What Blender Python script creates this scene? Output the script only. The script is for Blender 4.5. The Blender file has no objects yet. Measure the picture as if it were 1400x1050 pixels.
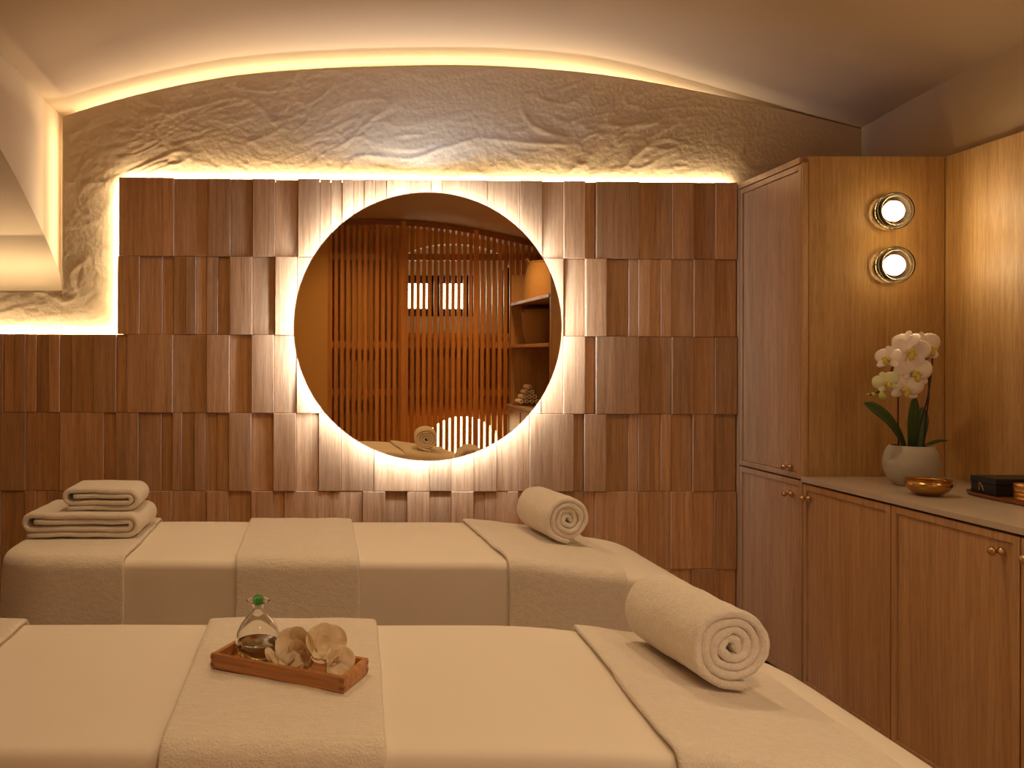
import bpy, bmesh, math, random
from mathutils import Vector, Matrix, Euler, noise
random.seed(7)
C = bpy.context.scene.collection
SC = bpy.context.scene
PI = math.pi

# ------------------------------------------------------------------ camera
H = 1.33
cam_d = bpy.data.cameras.new('camera')
cam_d.sensor_width = 36.0
cam_d.lens = 1130 / 1400 * 36
cam_d.shift_x = 259 / 1400
cam_d.shift_y = -25 / 1400
cam_d.clip_start = 0.02
cam = bpy.data.objects.new('camera', cam_d)
C.objects.link(cam)
cam.location = (0, 0, H)
cam.rotation_euler = Euler((PI / 2, math.radians(-0.12), 0), 'XYZ')
SC.camera = cam

# ------------------------------------------------------------------ world, exposure
world = bpy.data.worlds.new('world')
SC.world = world
world.use_nodes = True
world.node_tree.nodes['Background'].inputs[0].default_value = (0.0, 0.0, 0.0, 1)
world.node_tree.nodes['Background'].inputs[1].default_value = 0.0
SC.view_settings.view_transform = 'Standard'
SC.view_settings.look = 'None'
SC.view_settings.exposure = 0.0
SC.view_settings.gamma = 1.0
SC.view_settings.use_curve_mapping = False
try:
    SC.cycles.use_denoising = True
    SC.cycles.max_bounces = 14
    SC.cycles.diffuse_bounces = 8
    SC.cycles.glossy_bounces = 6
    SC.cycles.transmission_bounces = 12
    SC.cycles.transparent_max_bounces = 16
    SC.cycles.caustics_reflective = True
    SC.cycles.caustics_refractive = True
    SC.cycles.sample_clamp_indirect = 6.0
except Exception:
    pass

# ------------------------------------------------------------------ light levels (lamps and strips of the room, and the added fill spots)
WARM = (1.0, 0.80, 0.53)
HALO = (0.54, 0.68, 1.0)
E_TOP = 170.0        # strip on top of the tile cladding
E_ARCH = 102.0       # strip behind the plaster arch
E_RING = 155.0       # ring behind the mirror
E_BULB = 72.0       # sconce bulbs
E_WINDOW = 22.0
E_ALCOVE = 12.0
P_SPOT = 44.0  # power of the added ceiling fill

def fill_spot(loc, power, size=0.12, angle=150):
    """added spot that fills in light from the ceiling"""
    l = bpy.data.lights.new('fill_spot', 'SPOT')
    l.energy = power
    l.color = (1.0, 0.67, 0.35)
    l.spot_size = math.radians(angle)
    l.spot_blend = 1.0
    l.shadow_soft_size = size
    o = bpy.data.objects.new('fill_spot', l)
    C.objects.link(o)
    o.location = loc
    return o

# ------------------------------------------------------------------ materials
MATS = {}
def new_mat(name):
    m = bpy.data.materials.new(name)
    m.use_nodes = True
    nt = m.node_tree
    b = nt.nodes['Principled BSDF']
    MATS[name] = m
    return m, nt, b

def N(nt, t, **kw):
    n = nt.nodes.new(t)
    for k, v in kw.items():
        if k.startswith('i_'):
            n.inputs[k[2:].replace('_', ' ')].default_value = v
        else:
            setattr(n, k, v)
    return n

def plain(name, col, rough=0.5, metal=0.0, bump=None, **kw):
    m, nt, b = new_mat(name)
    b.inputs['Base Color'].default_value = (*col, 1)
    b.inputs['Roughness'].default_value = rough
    b.inputs['Metallic'].default_value = metal
    for k, v in kw.items():
        b.inputs[k].default_value = v
    if bump:
        sc, st, dist = bump
        tc = N(nt, 'ShaderNodeTexCoord')
        nz = N(nt, 'ShaderNodeTexNoise')
        nz.inputs['Scale'].default_value = sc
        nz.inputs['Detail'].default_value = 4
        nt.links.new(tc.outputs['Object'], nz.inputs['Vector'])
        bp = N(nt, 'ShaderNodeBump')
        bp.inputs['Strength'].default_value = st
        bp.inputs['Distance'].default_value = dist
        nt.links.new(nz.outputs['Fac'], bp.inputs['Height'])
        nt.links.new(bp.outputs['Normal'], b.inputs['Normal'])
    return m

def emit(name, col, strength):
    m, nt, b = new_mat(name)
    b.inputs['Base Color'].default_value = (0, 0, 0, 1)
    b.inputs['Emission Color'].default_value = (*col, 1)
    b.inputs['Emission Strength'].default_value = strength
    return m

def wood(name, dark, light, grain=1.0, vary=0.35, rough=0.42, axis='Z', spec=0.5, hue=0.0):
    m, nt, b = new_mat(name)
    tc = N(nt, 'ShaderNodeTexCoord')
    oi = N(nt, 'ShaderNodeObjectInfo')
    off = N(nt, 'ShaderNodeVectorMath', operation='SCALE')
    comb = N(nt, 'ShaderNodeCombineXYZ')
    for i in range(3):
        nt.links.new(oi.outputs['Random'], comb.inputs[i])
    nt.links.new(comb.outputs[0], off.inputs[0])
    off.inputs['Scale'].default_value = 37.0
    add = N(nt, 'ShaderNodeVectorMath', operation='ADD')
    nt.links.new(tc.outputs['Object'], add.inputs[0])
    nt.links.new(off.outputs[0], add.inputs[1])
    mp = N(nt, 'ShaderNodeMapping')
    s = {'Z': (1, 1, 0.035), 'Y': (1, 0.035, 1), 'X': (0.035, 1, 1)}[axis]
    mp.inputs['Scale'].default_value = tuple(v * grain for v in s)
    nt.links.new(add.outputs[0], mp.inputs['Vector'])
    n1 = N(nt, 'ShaderNodeTexNoise')
    n1.inputs['Scale'].default_value = 90
    n1.inputs['Detail'].default_value = 5
    n1.inputs['Roughness'].default_value = 0.6
    n1.inputs['Distortion'].default_value = 0.25
    nt.links.new(mp.outputs[0], n1.inputs['Vector'])
    n2 = N(nt, 'ShaderNodeTexNoise')
    n2.inputs['Scale'].default_value = 16
    n2.inputs['Detail'].default_value = 3
    n2.inputs['Distortion'].default_value = 0.5
    nt.links.new(mp.outputs[0], n2.inputs['Vector'])
    n3 = N(nt, 'ShaderNodeTexNoise')
    n3.inputs['Scale'].default_value = 420
    n3.inputs['Detail'].default_value = 2
    nt.links.new(mp.outputs[0], n3.inputs['Vector'])
    mx = N(nt, 'ShaderNodeMath', operation='MULTIPLY_ADD')
    nt.links.new(n2.outputs['Fac'], mx.inputs[0])
    mx.inputs[1].default_value = 0.55
    nt.links.new(n1.outputs['Fac'], mx.inputs[2])
    cr = N(nt, 'ShaderNodeValToRGB')
    cr.color_ramp.elements[0].position = 0.55
    cr.color_ramp.elements[0].color = (*dark, 1)
    cr.color_ramp.elements[1].position = 0.98
    cr.color_ramp.elements[1].color = (*light, 1)
    nt.links.new(mx.outputs[0], cr.inputs['Fac'])
    # fine dark pores
    pr = N(nt, 'ShaderNodeMapRange')
    pr.inputs['From Min'].default_value = 0.35
    pr.inputs['From Max'].default_value = 0.50
    pr.inputs['To Min'].default_value = 0.78
    pr.inputs['To Max'].default_value = 1.0
    nt.links.new(n3.outputs['Fac'], pr.inputs['Value'])
    # per piece variation
    vr = N(nt, 'ShaderNodeMapRange')
    vr.inputs['To Min'].default_value = 1 - vary
    vr.inputs['To Max'].default_value = 1 + vary * 0.6
    nt.links.new(oi.outputs['Random'], vr.inputs['Value'])
    mm = N(nt, 'ShaderNodeMath', operation='MULTIPLY')
    nt.links.new(pr.outputs[0], mm.inputs[0])
    nt.links.new(vr.outputs[0], mm.inputs[1])
    vm = N(nt, 'ShaderNodeVectorMath', operation='SCALE')
    nt.links.new(cr.outputs[0], vm.inputs[0])
    nt.links.new(mm.outputs[0], vm.inputs['Scale'])
    nt.links.new(vm.outputs[0], b.inputs['Base Color'])
    b.inputs['Roughness'].default_value = rough
    b.inputs['Specular IOR Level'].default_value = spec
    bp = N(nt, 'ShaderNodeBump')
    bp.inputs['Strength'].default_value = 0.25
    bp.inputs['Distance'].default_value = 0.0008
    nt.links.new(n3.outputs['Fac'], bp.inputs['Height'])
    nt.links.new(bp.outputs['Normal'], b.inputs['Normal'])
    return m

M_TILE = wood('tile_wood', (0.40, 0.196, 0.072), (0.63, 0.355, 0.155), vary=0.25, rough=0.38)
M_CAB = wood('cabinet_wood', (0.40, 0.222, 0.098), (0.57, 0.345, 0.16), vary=0.06, rough=0.36)
M_PANEL = wood('panel_wood', (0.42, 0.242, 0.09), (0.59, 0.37, 0.15), vary=0.08, rough=0.52)
M_SLAT = wood('slat_wood', (0.40, 0.16, 0.04), (0.60, 0.27, 0.07), vary=0.2, rough=0.45)
M_TRAY = wood('tray_wood', (0.36, 0.14, 0.04), (0.62, 0.28, 0.09), vary=0.05, rough=0.35, axis='X')
M_TRAY_IN = wood('tray_end_wood', (0.20, 0.06, 0.02), (0.36, 0.13, 0.04), vary=0.05, rough=0.3, axis='Y')
M_GAP = plain('dark_gap', (0.05, 0.022, 0.01), 0.8)
M_PLASTER = plain('rough_plaster', (0.62, 0.49, 0.31), 0.85, bump=(60, 0.55, 0.004))
M_CEIL = plain('smooth_plaster', (0.47, 0.355, 0.225), 0.9)
M_REAR = plain('rear_plaster', (0.56, 0.33, 0.11), 0.9)
M_NICHE = plain('niche_plaster', (0.78, 0.76, 0.68), 0.9)
M_FLOOR = plain('floor_stone', (0.38, 0.27, 0.18), 0.5, bump=(8, 0.2, 0.002))
M_STONE = plain('worktop_stone', (0.50, 0.42, 0.34), 0.28, bump=(3, 0.05, 0.001))
M_BRASS = plain('brass', (0.60, 0.39, 0.17), 0.32, 1.0)
M_GOLDTIN = plain('gold_tin_metal', (0.70, 0.40, 0.12), 0.33, 1.0)
M_BOWL = plain('bowl_brass', (0.50, 0.28, 0.08), 0.24, 1.0)
M_BRONZE = plain('bronze', (0.10, 0.065, 0.035), 0.4, 1.0)
M_BLACK = plain('black_board', (0.010, 0.012, 0.011), 0.45)
M_FOIL = plain('rose_foil', (0.85, 0.48, 0.36), 0.25, 1.0)
M_POT = plain('pot_glaze', (0.42, 0.39, 0.31), 0.5, bump=(40, 0.08, 0.001))
M_LEAF = plain('orchid_leaf', (0.035, 0.085, 0.018), 0.4)
M_STEM = plain('orchid_stem', (0.055, 0.022, 0.014), 0.5)
M_BUD = plain('orchid_bud', (0.48, 0.52, 0.13), 0.5)
M_LIP = plain('orchid_lip', (0.62, 0.50, 0.10), 0.5)
M_PETAL = plain('orchid_petal', (0.86, 0.78, 0.72), 0.55, **{'Subsurface Weight': 0.25, 'Subsurface Radius': (0.01, 0.008, 0.006)})
M_PETAL_G = plain('orchid_petal_green', (0.66, 0.66, 0.36), 0.55)
def petal_mat(name, col, tr=0.45):
    m, nt, b = new_mat(name)
    b.inputs['Base Color'].default_value = (*col, 1)
    b.inputs['Roughness'].default_value = 0.5
    t = N(nt, 'ShaderNodeBsdfTranslucent'); t.inputs[0].default_value = (*col, 1)
    mx = N(nt, 'ShaderNodeMixShader'); mx.inputs[0].default_value = tr
    nt.links.new(b.outputs[0], mx.inputs[1]); nt.links.new(t.outputs[0], mx.inputs[2])
    nt.links.new(mx.outputs[0], nt.nodes['Material Output'].inputs[0])
    return m
M_CREAM = petal_mat('cream_petal', (0.95, 0.85, 0.66), 0.25)
M_BASKET = plain('woven_straw', (0.36, 0.21, 0.075), 0.8, bump=(70, 0.9, 0.006))
M_SOIL = plain('bark_soil', (0.05, 0.03, 0.015), 0.9, bump=(90, 1, 0.01))
M_FRAME = plain('dark_window_frame', (0.03, 0.028, 0.03), 0.5)
M_LEGW = plain('table_leg_metal', (0.25, 0.16, 0.09), 0.5)
M_PAD = plain('mattress_vinyl', (0.5, 0.36, 0.24), 0.6)
M_MIRROR = plain('mirror_silver', (0.86, 0.69, 0.45), 0.0, 1.0)
M_RIM = plain('mirror_edge', (0.75, 0.62, 0.45), 0.2, 1.0)
M_STRIP = emit('strip_light', WARM, E_TOP)
M_ARCHSTRIP = emit('arch_strip_light', WARM, E_ARCH)
M_RING = emit('ring_light', HALO, E_RING)
M_BULB = emit('bulb_light', (1.0, 0.74, 0.42), E_BULB)
M_DAY = emit('window_daylight', (0.86, 0.92, 1.0), E_WINDOW)
M_ALC = emit('alcove_light', (1.0, 0.86, 0.62), E_ALCOVE)

def sheet_mat():
    m, nt, b = new_mat('cotton_sheet')
    b.inputs['Base Color'].default_value = (0.80, 0.74, 0.66, 1)
    b.inputs['Roughness'].default_value = 0.8
    b.inputs['Sheen Weight'].default_value = 0.15
    tc = N(nt, 'ShaderNodeTexCoord')
    n1 = N(nt, 'ShaderNodeTexNoise'); n1.inputs['Scale'].default_value = 4; n1.inputs['Detail'].default_value = 3
    mp = N(nt, 'ShaderNodeMapping'); mp.inputs['Scale'].default_value = (1, 2.2, 1)
    nt.links.new(tc.outputs['Object'], mp.inputs[0]); nt.links.new(mp.outputs[0], n1.inputs['Vector'])
    bp = N(nt, 'ShaderNodeBump'); bp.inputs['Strength'].default_value = 0.35; bp.inputs['Distance'].default_value = 0.012
    nt.links.new(n1.outputs['Fac'], bp.inputs['Height'])
    nt.links.new(bp.outputs['Normal'], b.inputs['Normal'])
    return m
M_SHEET = sheet_mat()

def terry_mat():
    m, nt, b = new_mat('terry_cloth')
    b.inputs['Roughness'].default_value = 0.95
    b.inputs['Sheen Weight'].default_value = 0.35
    b.inputs['Sheen Roughness'].default_value = 0.6
    tc = N(nt, 'ShaderNodeTexCoord')
    n1 = N(nt, 'ShaderNodeTexNoise'); n1.inputs['Scale'].default_value = 300; n1.inputs['Detail'].default_value = 2
    n2 = N(nt, 'ShaderNodeTexNoise'); n2.inputs['Scale'].default_value = 70; n2.inputs['Detail'].default_value = 4
    mp = N(nt, 'ShaderNodeMapping'); mp.inputs['Scale'].default_value = (0.7, 1.8, 1.2)
    nt.links.new(tc.outputs['Object'], mp.inputs[0])
    nt.links.new(mp.outputs[0], n2.inputs['Vector'])
    nt.links.new(tc.outputs['Object'], n1.inputs['Vector'])
    ad = N(nt, 'ShaderNodeMath', operation='ADD')
    nt.links.new(n1.outputs['Fac'], ad.inputs[0]); nt.links.new(n2.outputs['Fac'], ad.inputs[1])
    bp = N(nt, 'ShaderNodeBump'); bp.inputs['Strength'].default_value = 0.75; bp.inputs['Distance'].default_value = 0.0038
    nt.links.new(ad.outputs[0], bp.inputs['Height'])
    nt.links.new(bp.outputs['Normal'], b.inputs['Normal'])
    cr = N(nt, 'ShaderNodeMapRange')
    cr.inputs['From Min'].default_value = 0.7; cr.inputs['From Max'].default_value = 1.3
    cr.inputs['To Min'].default_value = 0.92; cr.inputs['To Max'].default_value = 1.05
    nt.links.new(ad.outputs[0], cr.inputs['Value'])
    vm = N(nt, 'ShaderNodeVectorMath', operation='SCALE')
    vm.inputs[0].default_value = (0.80, 0.73, 0.64)
    nt.links.new(cr.outputs[0], vm.inputs['Scale'])
    nt.links.new(vm.outputs[0], b.inputs['Base Color'])
    return m
M_TERRY = terry_mat()

def glass_mat(name, col, rough=0.0, ior=1.45):
    m, nt, b = new_mat(name)
    b.inputs['Base Color'].default_value = (*col, 1)
    b.inputs['Roughness'].default_value = rough
    b.inputs['IOR'].default_value = ior
    b.inputs['Transmission Weight'].default_value = 1.0
    return m
M_GLASS = glass_mat('clear_glass', (0.97, 0.97, 0.95))
M_OIL = glass_mat('oil', (0.97, 0.95, 0.62), ior=1.40)
M_GREEN = glass_mat('green_glass', (0.14, 0.66, 0.20), ior=1.5)

def thin_glass(name, col):
    m, nt, b = new_mat(name)
    nt.nodes.remove(b)
    out = nt.nodes['Material Output']
    tr = N(nt, 'ShaderNodeBsdfTransparent'); tr.inputs[0].default_value = (*col, 1)
    gl = N(nt, 'ShaderNodeBsdfGlossy'); gl.inputs['Roughness'].default_value = 0.12
    gl.inputs[0].default_value = (0.34, 0.32, 0.27, 1)
    fr = N(nt, 'ShaderNodeFresnel'); fr.inputs[0].default_value = 1.22
    mx = N(nt, 'ShaderNodeMixShader')
    tc = N(nt, 'ShaderNodeTexCoord')
    w = N(nt, 'ShaderNodeTexNoise'); w.inputs['Scale'].default_value = 160
    bp = N(nt, 'ShaderNodeBump'); bp.inputs['Strength'].default_value = 0.6; bp.inputs['Distance'].default_value = 0.004
    nt.links.new(tc.outputs['Object'], w.inputs['Vector'])
    nt.links.new(w.outputs['Fac'], bp.inputs['Height'])
    nt.links.new(bp.outputs[0], gl.inputs['Normal'])
    nt.links.new(fr.outputs[0], mx.inputs[0])
    nt.links.new(tr.outputs[0], mx.inputs[1])
    nt.links.new(gl.outputs[0], mx.inputs[2])
    nt.links.new(mx.outputs[0], out.inputs[0])
    return m
M_SHADE = thin_glass('ribbed_glass', (0.60, 0.57, 0.48))

# ------------------------------------------------------------------ helpers
def world_loc(o):
    v = Vector((0, 0, 0))
    while o is not None:
        v += o.location
        o = o.parent
    return v

def link(name, me, mat, parent=None, smooth=False, world=False):
    """world=True: the vertices are in world space; the parent chain must be unrotated"""
    if world and parent is not None:
        me.transform(Matrix.Translation(-world_loc(parent)))
    if mat is not None:
        me.materials.append(mat)
    if smooth:
        for p in me.polygons:
            p.use_smooth = True
    o = bpy.data.objects.new(name, me)
    C.objects.link(o)
    if parent is not None:
        o.parent = parent
    return o

def from_bm(name, bm, mat, parent=None, smooth=False, world=False):
    me = bpy.data.meshes.new(name)
    bmesh.ops.recalc_face_normals(bm, faces=bm.faces)
    bm.to_mesh(me)
    bm.free()
    return link(name, me, mat, parent, smooth, world)

def from_py(name, vs, fs, mat, parent=None, smooth=False, world=False, recalc=False):
    me = bpy.data.meshes.new(name)
    me.from_pydata([tuple(v) for v in vs], [], fs)
    me.update()
    if recalc:
        bm = bmesh.new(); bm.from_mesh(me)
        bmesh.ops.recalc_face_normals(bm, faces=bm.faces)
        bm.to_mesh(me); bm.free()
    return link(name, me, mat, parent, smooth, world)

def box(bm, x0, x1, y0, y1, z0, z1, bevel=0.0, seg=1):
    m = Matrix.Translation(((x0 + x1) / 2, (y0 + y1) / 2, (z0 + z1) / 2)) @ Matrix.Diagonal((abs(x1 - x0), abs(y1 - y0), abs(z1 - z0), 1))
    r = bmesh.ops.create_cube(bm, size=1.0, matrix=m)
    if bevel > 0:
        es = list({e for v in r['verts'] for e in v.link_edges})
        bmesh.ops.bevel(bm, geom=es, offset=bevel, segments=seg, affect='EDGES', profile=0.5)
    return bm

def boxo(name, mat, x0, x1, y0, y1, z0, z1, parent=None, bevel=0.0, world=True, seg=1):
    bm = bmesh.new()
    box(bm, x0, x1, y0, y1, z0, z1, bevel, seg)
    return from_bm(name, bm, mat, parent, world=world)

def thing(name, label, cat, loc=(0, 0, 0), rotz=0, group=None):
    o = bpy.data.objects.new(name, None)
    C.objects.link(o)
    o.empty_display_size = 0.05
    o.location = loc
    o.rotation_euler = (0, 0, rotz)
    o['label'] = label
    o['category'] = cat
    if group:
        o['group'] = group
    return o

def tag(o, label, cat, group=None):
    o['label'] = label
    o['category'] = cat
    if group:
        o['group'] = group
    return o

def structure(o):
    o['kind'] = 'structure'
    return o

def lathe(profile, n=40, axis='Z', close=False):
    """profile: list of (r, h)"""
    vs, fs = [], []
    m = len(profile)
    for k in range(n):
        a = 2 * PI * k / n
        for r, h in profile:
            if axis == 'Z':
                vs.append((r * math.cos(a), r * math.sin(a), h))
            elif axis == 'Y':
                vs.append((r * math.cos(a), h, r * math.sin(a)))
            else:
                vs.append((h, r * math.cos(a), r * math.sin(a)))
    for k in range(n):
        k2 = (k + 1) % n
        for j in range(m - 1 if not close else m):
            j2 = (j + 1) % m
            fs.append((k * m + j, k2 * m + j, k2 * m + j2, k * m + j2))
    return vs, fs

def lathe_obj(name, profile, mat, parent=None, n=40, axis='Z', at=(0, 0, 0), close=False, smooth=True, world=False):
    vs, fs = lathe(profile, n, axis, close)
    bm = bmesh.new()
    bvs = [bm.verts.new((v[0] + at[0], v[1] + at[1], v[2] + at[2])) for v in vs]
    for f in fs:
        bm.faces.new([bvs[i] for i in f])
    bmesh.ops.remove_doubles(bm, verts=bm.verts, dist=1e-5)
    bmesh.ops.dissolve_degenerate(bm, edges=bm.edges, dist=1e-6)
    return from_bm(name, bm, mat, parent, smooth=smooth, world=world)

def tube(path, rads, n=8, cap=True):
    vs, fs = [], []
    pts = [Vector(p) for p in path]
    up = Vector((0.3, 1, 0.1)).normalized()
    for i, p in enumerate(pts):
        t = (pts[min(i + 1, len(pts) - 1)] - pts[max(i - 1, 0)]).normalized()
        a = t.cross(up)
        if a.length < 1e-3:
            a = t.cross(Vector((1, 0, 0)))
        a.normalize()
        b = t.cross(a)
        r = rads if isinstance(rads, (int, float)) else rads[i]
        for k in range(n):
            an = 2 * PI * k / n
            vs.append(p + a * (r * math.cos(an)) + b * (r * math.sin(an)))
    for i in range(len(pts) - 1):
        for k in range(n):
            k2 = (k + 1) % n
            fs.append((i * n + k, i * n + k2, (i + 1) * n + k2, (i + 1) * n + k))
    if cap:
        fs.append(tuple(range(n - 1, -1, -1)))
        fs.append(tuple((len(pts) - 1) * n + k for k in range(n)))
    return vs, fs

def catmull(pts, n=8):
    pts = [Vector(p) for p in pts]
    out = []
    for i in range(len(pts) - 1):
        p0 = pts[max(i - 1, 0)]; p1 = pts[i]; p2 = pts[i + 1]; p3 = pts[min(i + 2, len(pts) - 1)]
        for k in range(n):
            t = k / n
            out.append(0.5 * ((2 * p1) + (p2 - p0) * t + (2 * p0 - 5 * p1 + 4 * p2 - p3) * t * t + (3 * p1 - p0 - 3 * p2 + p3) * t ** 3))
    out.append(pts[-1])
    return out

def interp(tab, x):
    if x <= tab[0][0]:
        return tab[0][1]
    for (a, fa), (b, fb) in zip(tab, tab[1:]):
        if x <= b:
            return fa + (fb - fa) * (x - a) / (b - a)
    return tab[-1][1]

def interp_s(tab, x):
    """smooth (catmull) interpolation on a table"""
    if x <= tab[0][0]:
        return tab[0][1]
    if x >= tab[-1][0]:
        return tab[-1][1]
    for i in range(len(tab) - 1):
        if x <= tab[i + 1][0]:
            x0, y0 = tab[i]; x1, y1 = tab[i + 1]
            h = x1 - x0
            def sl(j):
                a = tab[max(j - 1, 0)]; b = tab[min(j + 1, len(tab) - 1)]
                return (b[1] - a[1]) / (b[0] - a[0])
            t = (x - x0) / h
            m0, m1 = sl(i) * h, sl(i + 1) * h
            return (2*t**3 - 3*t*t + 1) * y0 + (t**3 - 2*t*t + t) * m0 + (-2*t**3 + 3*t*t) * y1 + (t**3 - t*t) * m1
    return tab[-1][1]

# ------------------------------------------------------------------ room shell
YW = 3.76            # face of the rough plaster
ARC = [(-1.185, 2.461), (-.968, 2.528), (-.669, 2.601), (-.403, 2.648), (-.136, 2.674), (.196, 2.691), (.662, 2.698),
       (1.06, 2.678), (1.361, 2.644), (1.694, 2.584), (2.027, 2.515), (2.453, 2.412)]
XL, XR = -1.274, 2.45
YE = 4.08           # structural end wall behind the plaster skin
X_BAY = -2.55
Y_SCREEN, Y_REAR, Y_NICHE = -0.75, -1.28, -1.55

def sstep(a, b, v):
    t = min(1, max(0, (v - a) / (b - a)))
    return t * t * (3 - 2 * t)

def arc(x):
    return interp_s(ARC, x)

def ceil_z(x, y):
    e = sstep(1.0, 2.35, x)
    d = max(0.0, 3.76 - y)
    r = (0.035 + 0.040 * e) * (1 - math.exp(-d / 0.7))
    off = 0.085 - 0.082 * e
    back = sstep(2.2, -0.6, y)
    return arc(x) + (off + r) * (1 - back) - 0.015 * back

# floor
structure(boxo('floor', M_FLOOR, X_BAY, 2.5, Y_NICHE - 0.1, YE + 0.05, -0.05, 0.0))

# ceiling vault
nx, ny = 72, 60
vs, fs = [], []
for j in range(ny + 1):
    y = YE + (Y_NICHE - 0.05 - YE) * j / ny
    for i in range(nx + 1):
        x = XL + (XR - XL) * i / nx
        vs.append((x, y, ceil_z(x, y)))
for j in range(ny):
    for i in range(nx):
        a = j * (nx + 1) + i
        fs.append((a, a + 1, a + nx + 2, a + nx + 1))
ceiling = structure(from_py('ceiling', vs, fs, M_CEIL, smooth=True))

# right wall plaster
structure(boxo('wall_right', M_CEIL, XR, XR + 0.05, Y_NICHE - 0.05, YE, 0, 2.75))
wall_right = bpy.data.objects['wall_right']

# left wall with the side arch, and the lateral barrel vault
ZO = [(-3.99, 1.60), (-3.945, 1.686), (-3.924, 1.747), (-3.786, 1.849), (-3.503, 2.012), (-3.185, 2.161), (-2.8, 2.28), (-2.4, 2.33), (-2.0, 2.31), (-1.6, 2.19), (-1.2, 1.98), (-0.8, 1.60)]
ZO = [(y * 1.025, H + (z - H) * 1.025) for y, z in ZO]
def z_open(y):
    return interp_s(ZO, -y)
ys = [YE - 0.04 * k for k in range(int((YE - Y_NICHE + 0.05) / 0.04) + 1)]
vs, fs = [], []
for y in ys:
    zo = z_open(y) if y > 0.8 else 0.0
    vs += [(XL, y, zo), (XL, y, ceil_z(XL, y) + 0.01)]
for i in range(len(ys) - 1):
    if ys[i] > 0.8 and ys[i + 1] <= 0.8:
        vs2 = len(vs)
        vs += [(XL, ys[i], 0), (XL, ys[i], vs[2 * i + 1][2])]
        fs.append((vs2, vs2 + 1, 2 * i + 3, 2 * i + 2))
        continue
    fs.append((2 * i, 2 * i + 1, 2 * i + 3, 2 * i + 2))
wall_left = structure(from_py('wall_left', vs, fs, M_CEIL))
vs, fs = [], []
yb = [YE - 0.03 * k for k in range(int((YE - 0.8) / 0.03) + 1)]
for y in yb:
    for k in range(5):
        vs.append((XL + (X_BAY - XL) * k / 4, y, z_open(y)))
for i in range(len(yb) - 1):
    for k in range(4):
        a = i * 5 + k
        fs.append((a, a + 1, a + 6, a + 5))
structure(from_py('ceiling_side_bay', vs, fs, M_CEIL, smooth=True))
bm = bmesh.new()
box(bm, X_BAY - 0.05, X_BAY, 0.75, YE, 0, 2.5)
box(bm, X_BAY, XL, 0.75, 0.80, 0, 2.5)
structure(from_bm('wall_side_bay', bm, M_CEIL))

# end wall: structural wall, then the trowelled plaster skin standing proud of it
wall_back = structure(boxo('wall_back', M_CEIL, X_BAY, XR, YE, YE + 0.05, 0, 2.95))

def relief(x, z):
    p = Vector((x * 1.0, z * 1.6, 3.1))
    w = Vector((noise.noise(p * 2.2), noise.noise(p * 2.2 + Vector((9, 3, 1))), 0)) * 0.18
    q = Vector((x * 3.2 + z * 1.1, z * 7.5 - x * 1.2, 0.5)) + w * 5
    r1 = 1 - abs(noise.noise(q)) * 2
    r2 = 1 - abs(noise.noise(q * 2.7 + Vector((4, 8, 2)))) * 2
    m = 0.5 + 0.5 * noise.noise(p * 1.5 + Vector((5, 5, 5)))
    r3 = 1 - abs(noise.noise(q * 6.1 + Vector((1, 2, 7)))) * 2
    v = 0.0055 * max(r1, 0) ** 8 * (0.2 + m) + 0.0048 * max(r2, 0) ** 6 * m * m * 1.6 + 0.0026 * max(r3, 0) ** 5 * m
    v += 0.0010 * noise.noise(p * 3) + 0.0014 * noise.noise(q * 9) + 0.0011 * noise.noise(q * 22)
    # the plaster is calmer towards the right end of the arch
    fade = min(1, max(0.15, (2.15 - x) / 0.5))
    return v * fade * (0.42 + 0.38 * sstep(0.0, 1.0, (2.60 - z) / 0.35))

def plaster_patch(x0, x1, nx, zb, ztop, nz, vs, fs, dy=0.0, skirt_top=True, skirt_left=False, skirt_right=False):
    base = len(vs)
    for i in range(nx + 1):
        x = x0 + (x1 - x0) * i / nx
        zt = ztop(x)
        for j in range(nz + 1):
            z = zb + (zt - zb) * j / nz
            vs.append((x, YW + dy - relief(x, z), z))
    for i in range(nx):
        for j in range(nz):
            a = base + i * (nz + 1) + j
            fs.append((a, a + nz + 1, a + nz + 2, a + 1))
    if skirt_top:
        b = len(vs)
        for i in range(nx + 1):
            v = vs[base + i * (nz + 1) + nz]
            vs.append((v[0], YW + 0.04, v[2]))
        for i in range(nx):
            a = base + i * (nz + 1) + nz
            fs.append((a, a + nz + 1, b + i + 1, b + i))
    for flag, i in ((skirt_left, 0), (skirt_right, nx)):
        if flag:
            b = len(vs)
            for j in range(nz + 1):
                v = vs[base + i * (nz + 1) + j]
                vs.append((v[0], YW + 0.04, v[2]))
            for j in range(nz):
                a = base + i * (nz + 1) + j
                if vs[a][2] < 1.662:
                    continue
                fs.append((a, a + 1, b + j + 1, b + j))
vs, fs = [], []
plaster_patch(-1.185, -0.88, 30, 1.40, arc, 110, vs, fs, skirt_left=True)
plaster_patch(-0.881, 2.452, 420, 2.06, arc, 84, vs, fs)
plaster_patch(X_BAY, -1.180, 136, 1.40, lambda x: 1.669, 28, vs, fs, dy=0.0008)
skin = from_py('plaster_skin', vs, fs, M_PLASTER, parent=wall_back, smooth=True)
skin['label'] = 'rough trowelled plaster skin'

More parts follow.
